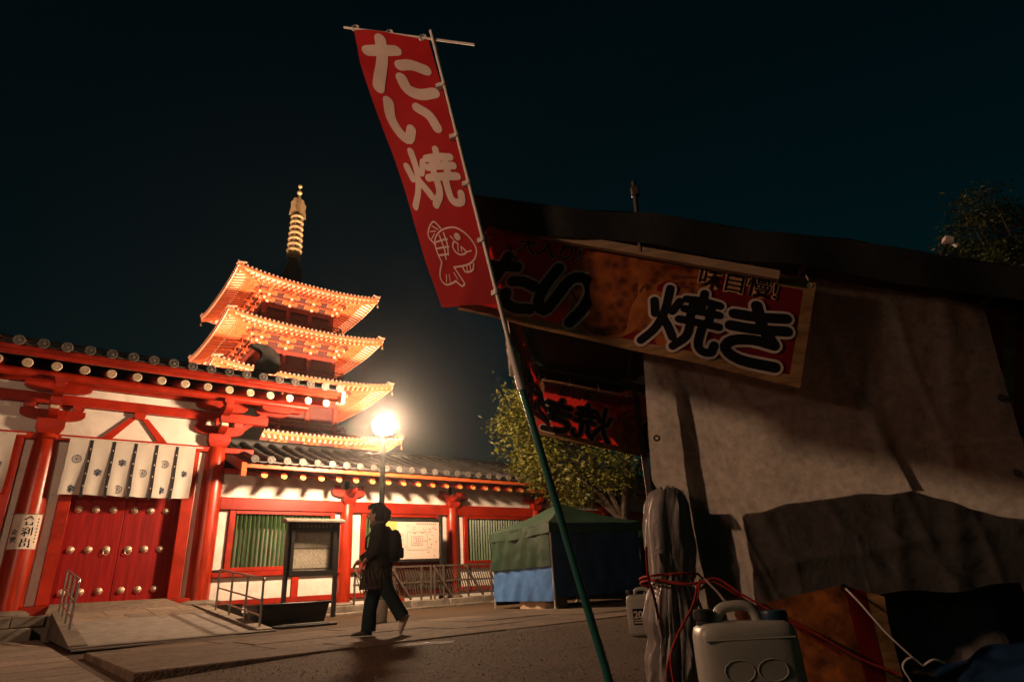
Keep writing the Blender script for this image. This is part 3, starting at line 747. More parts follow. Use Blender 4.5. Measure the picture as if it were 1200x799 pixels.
m = MB(); m.cyl((0,0,38.4),(0,0,39.8),.05,n=6); m.part('spire_tip', GOLD, pag)

def floodlight(x, y, tx, ty, tz, w, label):
    t = thing('floodlight', label, 'floodlight', (x,y,GZ), PAG, group='floodlights round the pagoda')
    m = MB(); m.cyl((x,y,GZ),(x,y,.5),.05,n=8); m.cbox(x-.25,x+.25,y-.25,y+.25,GZ,.04,.01); m.part('stand', DARKM, t)
    d = (Vector((tx,ty,tz))-Vector((x,y,.7))).normalized()
    m = MB(); m.cyl(Vector((x,y,.7))-d*.18, Vector((x,y,.7))+d*.12, .14, .22, n=14, caps=True); m.part('housing', DARKM, t)
    ld = bpy.data.lights.new('flood_lamp', 'SPOT'); ld.energy = w; ld.color = FLOOD_COLOR; ld.spot_size = R(70); ld.spot_blend = .6; ld.shadow_soft_size = .2
    lo = bpy.data.objects.new('flood_lamp', ld); COL.objects.link(lo); lo.parent = t
    lo.location = Vector((x,y,.7))+d*.2-ORG[t.name]
    lo.rotation_euler = d.to_track_quat('-Z','Y').to_euler()
floodlight(9, -28.5, 0, -3, 24, FLOOD_W, 'floodlight on the ground at the front right of the pagoda, hidden by the corridor')
floodlight(-8, -28.5, 0, -3, 24, FLOOD_W, 'floodlight on the ground at the front left of the pagoda, hidden by the gate')
floodlight(-28.5, 1, -3, 0, 24, FLOOD_W*.9, 'floodlight on the ground at the left side of the pagoda, hidden by the gate')
floodlight(28.5, -3, 3, 0, 24, FLOOD_W, 'floodlight on the ground at the right side of the pagoda, hidden by the corridor')

# ================================================================== STREET LAMPS
def street_lamp(x, y, z, w, col, label):
    t = thing('street_lamp', label, 'street lamp', (x,y,GZ), WORLD, group='globe street lamps')
    m = MB(); m.lathe([(.16,GZ),(.16,.10),(.12,.16),(.10,.7),(.085,.75),(.075,1.2),(.068,z-.32)], 16, (x,y,0)); m.part('post', mat('lamp_post_paint', (.045,.05,.042), rough=.45, var=.2), t)
    m = MB(); m.lathe([(.07,z-.34),(.13,z-.30),(.15,z-.25),(.12,z-.20)], 16, (x,y,0)); m.part('collar', DARKM, t)
    m = MB(); m.cyl((x,y,z-.72),(x-.34,y-.05,z-.80),.018,n=8); m.cbox(x-.46,x-.3,y-.12,y+.0,z-.86,z-.74,.015); m.part('side_bracket', DARKM, t)
    r = .29
    m = MB(); m.lathe([(r*math.sin(a), -r*math.cos(a)) for a in np.linspace(.03,math.pi-.03,14)], 20, (x,y,z)); m.part('lamp_globe', emis('lamp_glow', col, w/(4*math.pi**2*r*r)), t)
    m = MB(); m.lathe([(.05,z+.285),(.06,z+.31),(.03,z+.35),(.012,z+.37)], 12, (x,y,0)); m.part('finial', DARKM, t)
    return t
street_lamp(-3.56, 15.6, 4.62, LAMP_W, LAMP_COLOR, 'lit globe street lamp behind the walking person')
street_lamp(-6.5, 1.0, 4.2, LAMP_FAR_W, LAMP_FAR_COLOR, 'globe street lamp left of the picture, out of view')

# ================================================================== FURNITURE BY THE WALL
def handrail(label, s, pts_t, zf, h=.80):
    t = thing('handrail', label, 'handrail', (s, -pts_t[1], zf(pts_t[1])), WALL)
    for tt in pts_t:
        m = MB(); m.cyl((s,-tt,zf(tt)-.03),(s,-tt,zf(tt)+h),.021,n=12); m.part('post', STEEL, t)
    a, b = pts_t[0], pts_t[-1]
    m = MB(); m.tube([(s,-a+.04,zf(a)+h-.0),(s,-a,zf(a)+h+.012),(s,-b,zf(b)+h+.012),(s,-b-.03,zf(b)+h-.01),(s,-b-.035,zf(b)+h-.05)],.023,12); m.part('top_rail', STEEL, t)
    for q in (.30, .55):
        m = MB(); m.cyl((s,-a,zf(a)+q-.1),(s,-b,zf(b)+q-.1),.016,n=10); m.part('lower_rail', STEEL, t)
handrail('stainless handrail on the right kerb of the entrance ramp', -.46, (2.9, 3.95, 5.0, 5.95), lambda t: rz(t)+.03)
handrail('stainless handrail on the left kerb of the entrance ramp', -3.1, (1.35, 2.4, 3.4, 4.4), lambda t: rz(t)+.03)

# notice board
nb = thing('notice_board', 'black framed glass notice board with pitched cap in front of the lattice window', 'notice board', (1.78, -2.45, GZ), WALL)
s0, s1, tt = 1.17, 2.42, 2.3
m = MB(); bx(m, s0-.045, s0+.045, tt-.06, tt+.06, GZ, 2.22, .008); m.part('leg', DARKM, nb)
m = MB(); bx(m, s1-.045, s1+.045, tt-.06, tt+.06, GZ, 2.22, .008); m.part('leg', DARKM, nb)
m = MB(); bx(m, s0+.046, s1-.046, tt-.11, tt+.11, 2.02, 2.20, .006); m.part('header', DARKM, nb)
m = MB(); bx(m, s0+.046, s1-.046, tt-.10, tt+.10, .95, 1.08, .006); bx(m, s0+.046, s0+.13, tt-.10, tt+.10, 1.08, 2.02, .006); bx(m, s1-.13, s1-.046, tt-.10, tt+.10, 1.08, 2.02, .006); m.part('frame', DARKM, nb)
m = MB(); bx(m, s0+.13, s1-.13, tt-.09, tt-.05, 1.08, 2.02, .003); m.part('back_panel', mat('felt_back', (.30,.25,.21), rough=.95), nb)
m = MB(); m.prism([(s0-.13,-tt-.2,2.215),(s0-.13,-tt-.2,2.25),(s0-.13,-tt,2.32),(s0-.13,-tt+.2,2.25),(s0-.13,-tt+.2,2.215)], (s1-s0+.26,0,0)); m.part('cap', mat('weathered_cap', (.20,.17,.14), rough=.6, var=.3), nb)
LISTP = mat('printed_list_paper', (.78,.68,.58), rough=.8, var=.05)
def print_lines(m, scale=60, dark=(.06,.05,.05), vert=True, thr=.46):
    nt = m.node_tree; N = nt.nodes; L = nt.links
    b = N['Principled BSDF']; src = b.inputs['Base Color'].links[0].from_socket
    tc = N.new('ShaderNodeTexCoord'); mp = N.new('ShaderNodeMapping'); L.new(tc.outputs['Object'], mp.inputs[0])
    mp.inputs['Scale'].default_value = (scale, 1, scale*.25) if vert else (scale*.3, 1, scale)
    n1 = N.new('ShaderNodeTexNoise'); n1.inputs['Scale'].default_value = 1.0; n1.inputs['Detail'].default_value = 1; L.new(mp.outputs[0], n1.inputs[0])
    wv = N.new('ShaderNodeTexWave'); wv.inputs['Scale'].default_value = scale/9; wv.bands_direction = 'X' if vert else 'Z'; L.new(tc.outputs['Object'], wv.inputs[0])
    mu = N.new('ShaderNodeMath'); mu.operation = 'MULTIPLY'; L.new(n1.outputs[0], mu.inputs[0]); L.new(wv.outputs['Fac'], mu.inputs[1])
    st = N.new('ShaderNodeMath'); st.operation = 'GREATER_THAN'; st.inputs[1].default_value = thr; L.new(mu.outputs[0], st.inputs[0])
    mx = N.new('ShaderNodeMix'); mx.data_type = 'RGBA'; mx.inputs['B'].default_value = (*dark, 1); L.new(st.outputs[0], mx.inputs['Factor']); L.new(src, mx.inputs['A']); L.new(mx.outputs['Result'], b.inputs['Base Color'])
print_lines(LISTP, 110)
for (a, b_, z0, z1) in ((s0+.16, s1-.16, 1.62, 1.97), (s0+.16, s1-.17, 1.14, 1.58)):
    m = MB(); bx(m, a, b_, tt-.049, tt-.043, z0, z1, .001); m.part('posted_list', LISTP, nb)
GLASS = bpy.data.materials.new('case_glass'); GLASS.use_nodes = True
_n = GLASS.node_tree; _b = _n.nodes['Principled BSDF']; _b.inputs['Roughness'].default_value = .04; _b.inputs['Base Color'].default_value = (.02,.02,.02,1)
_t = _n.nodes.new('ShaderNodeBsdfTransparent'); _t.inputs[0].default_value = (.93,.94,.92,1); _m = _n.nodes.new('ShaderNodeMixShader'); _m.inputs[0].default_value = .07
_n.links.new(_t.outputs[0], _m.inputs[1]); _n.links.new(_b.outputs[0], _m.inputs[2]); _n.links.new(_m.outputs[0], _n.nodes['Material Output'].inputs['Surface'])
m = MB(); bx(m, s0+.131, s1-.131, tt+.07, tt+.076, 1.081, 2.019, .001); m.part('glass_pane', GLASS, nb)
m = MB()
for k in range(9):
    x = s0+.2+k*.10
    m.box(x, x+.045, -tt-.1135, -tt-.1105, 2.085, 2.135)
    m.box(x+.012, x+.033, -tt-.1138, -tt-.1106, 2.07, 2.15)
m.part('header_lettering', mat('dull_gold_leaf', (.16,.11,.06), rough=.5), nb)

# map board
mb_ = thing('map_board', 'framed temple map board standing behind the walking person', 'sign board', (5.75, -.75, .19), WALL)
m = MB(); bx(m, 6.45, 6.56, .72, .84, -.05, 2.68, .008); m.part('leg', DARKM, mb_)
m = MB(); bx(m, 4.40, 4.51, .72, .84, .19, 2.68, .008); m.part('leg', DARKM, mb_)
MAPP = mat('map_poster', (.62,.52,.44), rough=.7, var=.08, nscale=3, col2=(.66,.50,.42))
m = MB(); bx(m, 4.52, 6.44, .76, .80, 1.36, 2.46, .004); m.part('map_panel', MAPP, mb_)
for z0, z1 in ((1.28,1.355),(2.465,2.54)):
    m = MB(); bx(m, 4.51, 6.45, .74, .83, z0, z1, .006); m.part('frame_rail', DARKM, mb_)
m = MB(); bx(m, 4.53, 4.95, .801, .804, 2.12, 2.455, .001); m.part('map_corner_patch', mat('map_yellow', (.62,.42,.12), rough=.7, var=.2, nscale=6), mb_)
PL = mat('map_print', (.22,.14,.14), rough=.8, var=.2)
m = MB()
def rect_line(x0,x1,z0,z1,w=.012):
    for (a,b,c,d) in ((x0,x1,z0,z0+w),(x0,x1,z1-w,z1),(x0,x0+w,z0+w,z1-w),(x1-w,x1,z0+w,z1-w)): m.box(a,b,-.8055,-.8025,c,d)
rect_line(5.45,5.85,1.75,2.02); rect_line(5.53,5.77,1.80,1.97); rect_line(5.60,5.64,1.84,1.93); rect_line(5.68,5.72,1.84,1.93); rect_line(5.30,6.02,1.62,2.15,.007)
for k in range(38):
    x = random.uniform(4.6,6.35); z = random.uniform(1.42,2.32); w = random.uniform(.02,.10); m.box(x,x+w,-.8062-.0003*k%.002,-.8026,z,z+random.uniform(.008,.03))
for k in range(10): m.box(5.62+.075*k,5.66+.075*k,-.8072,-.8027,2.37,2.41)
m.part('map_print', PL, mb_)

# barricade of slanted bars along the kerb
def barricade(sa, sb, label):
    t = thing('barricade', label, 'barricade', ((sa+sb)/2, -1.3, .2), WALL, group='slatted steel barricades along the corridor kerb')
    BRN = mat('weathered_brown_steel', (.085,.06,.045), rough=.6, var=.35, nscale=8)
    for z in (1.13, .70, .32):
        m = MB(); m.bar((sa,-1.3,z),(sb,-1.3,z),.045,.05); m.part('rail', BRN, t)
    for s in (sa+.03, sa+.35, (sa+sb)/2, sb-.35, sb-.03):
        m = MB(); m.bar((s,-1.325,.2),(s,-1.325,1.16),.045,.045,up=(1,0,0)); m.part('upright', BRN, t)
    for s in (sa+.6, (sa+sb)/2+.5):
        m = MB(); m.bar((s,-1.40,.24),(s-.62,-1.355,1.10),.05,.06,up=(0,1,0)); m.part('brace', BRN, t)
    n = int((sb-sa)/.095)
    bar = MB(); bar.bar((.13,0,.34),(-.13,0,1.11),.018,.03,up=(0,1,0)); me = bar.mesh('slat', BRN, smooth=False)
    for k in range(n):
        s = sa+.16+(sb-sa-.32)*k/(n-1); place('slat', me, t, (s,-1.275,0))
barricade(3.38, 5.85, 'slatted steel barricade behind the walking person, left of the map board post')
barricade(5.92, 8.40, 'slatted steel barricade between the map board post and the green tent')

# black planter trough, mat, bucket, tray on the sill
pt = thing('planter_trough', 'low black trough on the ground beside the ramp handrail', 'trough', (.4, -4.95, GZ), WALL)
m = MB()
m.add([(-.24,-5.25,GZ),(.98,-5.25,GZ),(.98,-4.7,GZ),(-.24,-4.7,GZ),(-.33,-5.33,.38),(1.06,-5.33,.38),(1.06,-4.62,.38),(-.33,-4.62,.38)], [(0,3,2,1),(0,1,5,4),(1,2,6,5),(2,3,7,6),(3,0,4,7)])
m.add([(-.27,-5.27,.33),(1.0,-5.27,.33),(1.0,-4.68,.33),(-.27,-4.68,.33)], [(0,1,2,3)])
m.part('trough_body', DARKM, pt)
m = MB(); m.cbox(-.36,1.09,-5.36,-5.30,.35,.40,.008); m.cbox(-.36,1.09,-4.65,-4.59,.35,.40,.008); m.cbox(-.36,-.305,-5.3,-4.65,.35,.40,.008); m.cbox(1.03,1.09,-5.3,-4.65,.35,.40,.008); m.part('rim', DARKM, pt)
rm = thing('ground_plate', 'thin dark rubber plate lying on the ground before the black trough', 'plate', (.35, -5.9, GZ), WALL)
m = MB(); m.cbox(-.15,.85,-6.25,-5.65,GZ,.035,.015); m.part('plate_sheet', mat('dark_rubber', (.035,.03,.027), rough=.7, var=.3), rm)
m = MB(); m.cbox(-.05,.75,-6.15,-5.75,.036,.046,.003); m.part('plate_tread', mat('rubber_tread', (.05,.043,.038), rough=.8, var=.3), rm)
bk = thing('bucket', 'pale plastic bucket on the ground behind the walking person', 'bucket', (-2.72, 12.0, GZ))
PAIL = mat('pale_plastic', (.50,.45,.38), rough=.45, var=.12)
m = MB(); m.lathe([(.125,GZ),(.13,.0),(.155,.33),(.168,.335),(.168,.36),(.15,.36),(.12,.0)], 20, (-2.72,12.0,0)); m.part('pail', PAIL, bk)
m = MB(); m.tube([(-2.72+.17*math.cos(a), 12.0-.05*math.sin(a), .33-.14*math.sin(a)) for a in np.linspace(0,math.pi,10)], .006, 6); m.part('handle', STEEL, bk)
tr = thing('tray', 'small dark tray resting on the red sill beside the gate column', 'tray', (.14,-.12,1.19), WALL)
m = MB(); m.cbox(.03,.42,-.16,.02,1.192,1.232,.012); m.part('tray_dish', DARKM, tr)
m = MB(); m.cbox(.06,.39,-.13,.0,1.233,1.25,.008); m.part('tray_lid', DARKM, tr)
mh = thing('drain_cover', 'pale concrete drain cover set in the asphalt at the path edge', 'drain cover', (-1.02,7.0,GZ))
m = MB(); m.cbox(-1.28,-.78,6.72,7.02,GZ-.02,GZ+.006,.004); m.part('cover_plate', MATS['concrete'], mh)
m = MB(); m.cbox(-1.10,-1.04,6.84,6.9,GZ+.0065,GZ+.010,.001); m.cbox(-1.0,-.94,6.84,6.9,GZ+.0065,GZ+.010,.001); m.part('lift_hole', DARKM, mh)

# ================================================================== TREES
BARK = mat('tree_bark', (.075,.052,.035), rough=.95, var=.4, nscale=7, bump=.8, bscale=22, stretch=(1,1,.3))
LEAF = mat('leaf_green', (.10,.105,.012), rough=.5, spec=.35, var=.5, nscale=.9, transl=.3, col2=(.17,.165,.02))
LEAF2 = mat('leaf_dark_green', (.05,.06,.014), rough=.5, spec=.35, var=.45, nscale=.9, transl=.25)
def tree(label, base, ctr, rad, trunk_r, nclump, nleaf, leafmat, lsize=.15, seed=1):
    rg = np.random.default_rng(seed)
    t = thing('broadleaf_tree', label, 'tree', base)
    B, C = Vector(base), Vector(ctr)
    m = MB()
    fork = B + (C-B)*.42 + Vector((0,0,.1))
    pts = [B, B+(fork-B)*.3+Vector((.08,0,0)), B+(fork-B)*.65+Vector((-.06,.05,0)), fork]
    m.tube(pts, [trunk_r*1.35, trunk_r*1.05, trunk_r*.95, trunk_r*.85], 12)
    # clumps through the crown volume, a rough shell with gaps
    cl = []
    while len(cl) < nclump:
        d = rg.normal(size=3); d /= np.linalg.norm(d)
        rr = rg.uniform(.35, 1.0)**.6
        bump = 1 + .22*mnoise.noise(Vector(d)*2.1+Vector((seed,0,0)))
        p = np.array(ctr) + d*rr*np.array(rad)*bump
        if mnoise.noise(Vector(p)*.55+Vector((seed*3,1,2))) > -.32: cl.append(p)
    cl = np.array(cl)
    for k in range(13):
        tip = Vector(cl[rg.integers(len(cl))])
        mid = fork.lerp(tip, .45) + Vector(rg.normal(size=3)*.25) + Vector((0,0,.3))
        m.tube([fork-Vector((0,0,.15)), fork.lerp(mid,.5)+Vector((0,0,.1)), mid, mid.lerp(tip,.6), tip], [trunk_r*.5, trunk_r*.38, trunk_r*.26, trunk_r*.16, trunk_r*.06], 7)
        for q in range(3):
            tp = Vector(cl[rg.integers(len(cl))])
            if (tp-mid).length < 2.6: m.tube([mid, mid.lerp(tp,.5)+Vector((0,0,.15)), tp], [trunk_r*.18, trunk_r*.1, trunk_r*.04], 5)
    m.part('trunk', BARK, t)
    n = len(cl)*nleaf
    cen = np.repeat(cl, nleaf, axis=0) + rg.normal(size=(n,3))*np.array([.30,.30,.20])*(np.mean(rad)/3.0)**.5
    a = rg.normal(size=(n,3)); a[:,2] *= .5; a /= np.linalg.norm(a,axis=1)[:,None]
    b = rg.normal(size=(n,3)); b -= a*(a*b).sum(1)[:,None]; b /= np.linalg.norm(b,axis=1)[:,None]
    L = lsize*rg.uniform(.7,1.3,size=(n,1)); W = L*.42
    c = np.cross(a,b)
    vs = np.stack([cen-a*L/2, cen+b*W/2+c*W*.18, cen+a*L/2, cen-b*W/2+c*W*.18], axis=1).reshape(-1,3) - np.array(base)
    me = bpy.data.meshes.new('crown')
    me.vertices.add(n*4); me.vertices.foreach_set('co', vs.ravel())
    me.loops.add(n*4); me.loops.foreach_set('vertex_index', np.arange(n*4))
    me.polygons.add(n); me.polygons.foreach_set('loop_start', np.arange(n)*4); me.polygons.foreach_set('loop_total', np.full(n,4))
    me.update(); me.validate(); me.materials.append(leafmat)
    o = bpy.data.objects.new('crown', me); COL.objects.link(o); o.parent = t; o['kind'] = 'stuff'
tree('broadleaf tree behind the green and blue tent, yellow-green in the lamp light', (4.05,20.5,GZ), (2.3,20.6,5.35), (3.3,2.6,2.45), .2, 300, 95, LEAF, .15, 3)
tree('dark broadleaf tree above the stall roof at the right edge', (14.4,14.6,GZ), (13.9,14.4,8.6), (1.75,1.7,1.45), .16, 110, 110, LEAF2, .12, 9)

# ================================================================== TENT
tent = thing('market_tent', 'closed green canopy tent with blue sheet sides by the temple wall', 'tent', (1.0,14.6,GZ))
TA = Vector((.55,13.0,0)); TB = Vector((-.75,15.25,0)); TD = Vector((2.55,14.15,0)); TC = TB+TD-TA
TGRN = mat('tent_green_canvas', (.005,.030,.012), rough=.6, spec=.3, var=.25, nscale=3, bump=.25, bscale=14)
TBLU = mat('light_blue_sheet', (.055,.17,.42), rough=.45, spec=.4, var=.2, nscale=4, bump=.35, bscale=16)
TDBL = mat('dark_blue_sheet', (.010,.035,.085), rough=.45, spec=.4, var=.3, nscale=3, bump=.35, bscale=14)
EZ, AZ = 1.66, 2.22
for P in (TA, TB, TC, TD):
    m = MB(); m.cyl(P+Vector((0,0,GZ)), P+Vector((0,0,EZ)), .02, n=8); m.box(P.x-.05,P.x+.05,P.y-.05,P.y+.05,GZ,GZ+.02); m.part('tent_pole', WHITEM, tent)
def wrinkle(p, amp, sc=2.2): return amp*(mnoise.noise(Vector(p)*sc)+.5*mnoise.noise(Vector(p)*sc*2.7))
apex = (TA+TC)/2 + Vector((0,0,AZ))
out = 1.05
ctr0 = (TA+TC)/2
def cor_(P): return ctr0 + (P-ctr0)*out
rf = MB()
ring = [TA,TB,TC,TD]
for k in range(4):
    a, b = cor_(ring[k])+Vector((0,0,EZ)), cor_(ring[(k+1)%4])+Vector((0,0,EZ))
    def f(u, v, a=a, b=b):
        p = a.lerp(b,u).lerp(apex, v); p.z -= .10*math.sin(math.pi*u)*(1-v) + .05*math.sin(math.pi*v) + wrinkle(p,.015)
        return p
    rf.grid(f, 12, 8)
rf.part('canopy', TGRN, tent)
va = MB()
for k in range(4):
    a, b = cor_(ring[k]), cor_(ring[(k+1)%4])
    def f(u, v, a=a, b=b):
        p = a.lerp(b,u); p.z = EZ - .10*math.sin(math.pi*u)*(1-v*.6) - .20*v - wrinkle((p.x,p.y,0),.015); n = (p-ctr0); n.z = 0; n.normalize()
        p += n*(.012*math.sin(u*24)*v+.004); return p
    va.grid(f, 30, 3)
va.part('valance', mat('tent_green_valance', (.006,.036,.015), rough=.6, var=.2, nscale=3), tent)
def side(a, b, z0, z1, mt, nm, push=.0, amp=.03, slack=0.0):
    n = Vector((0,0,1)).cross(b-a).normalized()
    if (a-ctr0).dot(n) < 0: n = -n
    m = MB()
    def f(u, v):
        p = a.lerp(b,u); p.z = z0+(z1-z0)*v - slack*math.sin(u*7)*.1*(1-v)
        return p + n*(push + wrinkle((p.x*1.3,p.y*1.3,p.z*.7),amp,2.6) + .012*math.sin(u*30+p.z*5)*(1-v))
    m.grid(f, 36, 20); return m.part(nm, mt, tent)
side(TA, TB, .80, EZ-.02, TGRN, 'green_side_sheet', .045)
side(TA, TB, .14, .83, TBLU, 'blue_side_sheet', .015, .025)
side(TA, TD, .20, EZ-.02, TDBL, 'dark_blue_side_sheet', .03, .03)
side(TB, TC, .05, EZ-.02, TDBL, 'rear_sheet', .0); side(TD, TC, .05, EZ-.02, TDBL, 'rear_sheet', .0)
box = thing('cardboard_box', 'pale box showing under the light blue tent sheet', 'box', (.0,14.3,GZ))
d = (TB-TA).normalized(); nrm = Vector((d.y,-d.x,0)); nrm = -nrm if nrm.dot(ctr0-TA) > 0 else nrm
c0 = TA.lerp(TB,.38) - nrm*.32
m = MB(); m.obox(c0+Vector((0,0,.08)), d*.52, nrm*.28, Vector((0,0,.13))); m.part('box_body', mat('pale_cardboard', (.50,.36,.24), rough=.85, var=.12), box)
m = MB(); m.obox(c0+Vector((0,0,.222)), d*.53, nrm*.29, Vector((0,0,.01))); m.part('box_lid', MATS['pale_cardboard'], box)
blk = thing('covered_stack', 'stack under black plastic sheet beside the tree trunk', 'covered stack', (2.95,16.0,GZ))
BLKP = mat('black_plastic_sheet', (.012,.012,.014), rough=.4, var=.3, bump=.3, bscale=12)
m = MB()
def f(u, v):
    a = 2*math.pi*u; p = Vector((2.95+.30*(abs(math.cos(a))**.5)*math.copysign(1,math.cos(a)), 16.0+.35*(abs(math.sin(a))**.5)*math.copysign(1,math.sin(a)), GZ+1.42*v))
    k = 1+.12*mnoise.noise(p*3.1); return Vector((2.95+(p.x-2.95)*k, 16+(p.y-16)*k, p.z))
m.grid(f, 28, 12); m.lathe([(.36,1.36),(.28,1.41),(.05,1.43)], 14, (2.95,16,0)); m.part('plastic_cover', BLKP, blk)
m = MB(); m.tube([(2.95+.40*math.cos(a), 16+.46*math.sin(a), .8+.02*math.sin(3*a)) for a in np.linspace(0,2*math.pi,24)], .012, 6, False); m.part('tie_rope', DARKM, blk)

# ================================================================== WALKING PERSON
PX, PY = -1.92, 8.3
per = thing('person', 'person in dark coat and wide jeans walking left past the temple', 'person', (PX,PY,0))
SKIN = mat('skin', (.42,.24,.16), rough=.5, var=.08)
COAT = mat('dark_wool_coat', (.022,.018,.016), rough=.9, spec=.2, var=.5, nscale=14, bump=.3, bscale=60)
SHAWL = mat('patterned_coat_hem', (.03,.024,.019), rough=.9, spec=.2, var=.6, nscale=16, col2=(.075,.055,.042), stretch=(1,1,.35))
JEAN = mat('dark_teal_denim', (.009,.019,.021), rough=.85, spec=.2, var=.35, nscale=9, bump=.2, bscale=70)
HAIR = mat('dark_hair', (.016,.010,.007), rough=.6, spec=.3, var=.4, nscale=30, stretch=(1,1,.2))
SHOE = mat('pale_sneaker', (.48,.40,.34), rough=.7, var=.15)
SHOED = mat('dark_sneaker', (.06,.055,.05), rough=.7, var=.2)  # the pale shoe again, darkened to stand for its shadow
SCARF = mat('grey_knit', (.10,.085,.07), rough=.95, var=.35, nscale=40)
# body: one skinned surface
nodes = {'pelvis':(-1.89,0,.84,.07),'waist':(-1.89,0,1.0,.095),'chest':(-1.90,0,1.17,.115),'neck0':(-1.91,0,1.31,.05),'neck1':(-1.945,0,1.375,.046),
 'head0':(-1.975,0,1.43,.072),'head1':(-1.97,0,1.50,.092),'head2':(-1.955,0,1.56,.072),
 'shL':(-1.90,-.15,1.27,.06),'elL':(-1.905,-.235,1.01,.04),'wrL':(-2.01,-.225,.91,.027),
 'shR':(-1.905,.15,1.27,.06),'elR':(-2.03,.22,1.03,.04),'wrR':(-2.22,.20,.905,.027),
 'hipF':(-1.905,.06,.78,.05),'knF':(-2.0,.085,.45,.055),'anF':(-2.055,.085,.09,.036),
 'hipB':(-1.885,-.06,.78,.05),'knB':(-1.73,-.085,.47,.055),'anB':(-1.565,-.085,.21,.036)}
edges = [('pelvis','waist'),('waist','chest'),('chest','neck0'),('neck0','neck1'),('neck1','head0'),('head0','head1'),('head1','head2'),('chest','shL'),('shL','elL'),('elL','wrL'),('chest','shR'),('shR','elR'),('elR','wrR'),
 ('pelvis','hipF'),('hipF','knF'),('knF','anF'),('pelvis','hipB'),('hipB','knB'),('knB','anB')]
keys = list(nodes)
me = bpy.data.meshes.new('body'); me.from_pydata([(nodes[k][0]-PX,nodes[k][1],nodes[k][2]) for k in keys], [(keys.index(a),keys.index(b)) for a,b in edges], [])
tmp = bpy.data.objects.new('tmp_body', me); COL.objects.link(tmp)
sk = tmp.modifiers.new('skin','SKIN'); sb = tmp.modifiers.new('sub','SUBSURF'); sb.levels = 2; sb.render_levels = 2
for i, k in enumerate(keys):
    me.skin_vertices[0].data[i].radius = (nodes[k][3],)*2; me.skin_vertices[0].data[i].use_root = (k == 'pelvis')
bme = bpy.data.meshes.new_from_object(tmp.evaluated_get(bpy.context.evaluated_depsgraph_get())); bpy.data.objects.remove(tmp)
m = MB(); m.add([v.co+Vector((PX,PY,0)) for v in bme.vertices], [tuple(p.vertices) for p in bme.polygons])
# face: nose, brow, lips, chin, ear, eyes sockets
def W3(x,y,z): return (x, PY+y, z)
def ball(mb, c, r, n=10):
    rx, ry, rz_ = r if isinstance(r, tuple) else (r,r,r)
    vs = []; fs = []; k = 8
    for i in range(k+1):
        t = math.pi*i/k
        for j in range(n):
            a = 2*math.pi*j/n; vs.append((c[0]+rx*math.sin(t)*math.cos(a), c[1]+ry*math.sin(t)*math.sin(a), c[2]+rz_*math.cos(t)))
    for i in range(k):
        for j in range(n): fs.append((i*n+j, i*n+(j+1)%n, (i+1)*n+(j+1)%n, (i+1)*n+j))
    mb.add(vs, fs)
m.tube([W3(-2.045,0,1.50),W3(-2.075,0,1.475),W3(-2.088,0,1.452),W3(-2.05,0,1.44)],[.012,.014,.018,.012],8)
ball(m, W3(-2.035,0,1.43),(.022,.03,.012)); ball(m, W3(-2.035,0,1.413),(.02,.027,.010)); ball(m, W3(-2.02,0,1.385),(.028,.035,.026)); ball(m, W3(-1.99,0,1.44),(.07,.062,.075))
for sy in (-1,1):
    ball(m, W3(-1.955,sy*.088,1.465),(.022,.012,.035)); ball(m, W3(-2.035,sy*.035,1.487),(.016,.018,.012))
# hands: palm, four fingers, thumb
def hand(mb, wrist, palm, tips_dir, sy):
    wrist, palm = Vector(wrist), Vector(palm); d = (palm-wrist).normalized(); side_ = Vector((0,1,0)); nrm_ = d.cross(side_)
    mb.tube([wrist, wrist.lerp(palm,.4), palm], [.026,.033,.030], 8)
    for k, L in enumerate((.055,.066,.070,.058)):
        b = palm + side_*(-.026+.0175*k); j = b + d*L*.5 + nrm_*.006; e = j + (d*.7+Vector(tips_dir)*.7).normalized()*L*.5
        mb.tube([b-d*.02, b, j, e], [.0095,.0095,.009,.006], 6)
    b = wrist.lerp(palm,.45)+side_*sy*.03
    mb.tube([b, b+side_*sy*.018+d*.03, b+side_*sy*.012+d*.06], [.012,.011,.008], 6)
hand(m, W3(-2.01,-.225,.91), W3(-2.045,-.222,.865), (-.3,0,-1), -1)
hand(m, W3(-2.22,.20,.905), W3(-2.262,.198,.872), (-.6,0,-.8), -1)
m.part('body', SKIN, per, angle=70)
# eyes and mouth line read dark at this size
m = MB()
for sy in (-1,1): ball(m, W3(-2.047,sy*.036,1.488),(.007,.012,.008), 8)
m.part('eyes', mat('eye_dark', (.02,.015,.012), rough=.2), per)
# hair: swept back from the face, thick at the nape
m = MB()
def f(u, v):
    a = 2*math.pi*u; t = .02+v*math.pi*.80
    d = Vector((math.sin(t)*math.cos(a), math.sin(t)*math.sin(a), math.cos(t)))
    strand = 1+.05*math.sin(a*17+v*3)+.05*mnoise.noise(Vector((a*3,v*2,3)))+.03*math.sin(a*31+v*7)
    r = Vector((d.x*(.128 if d.x > 0 else .108), d.y*.104, d.z*(.122 if d.z > 0 else .16)))*strand
    p = Vector((-1.95,0,1.505))+r
    if p.x < -2.005 and p.z < 1.555: p = Vector((-1.985+.02*d.x, p.y*.55, max(p.z,1.50)))       # leaves the face bare
    elif p.x < -1.97 and p.z < 1.47: p = Vector((p.x+.03, p.y*.8, max(p.z,1.45)))
    return (p.x, PY+p.y, p.z)
m.grid(f, 72, 22)
m.tube([W3(-1.86,0,1.53),W3(-1.825,0,1.49),W3(-1.83,0,1.42),W3(-1.86,0,1.36)],[.05,.068,.06,.03],12)
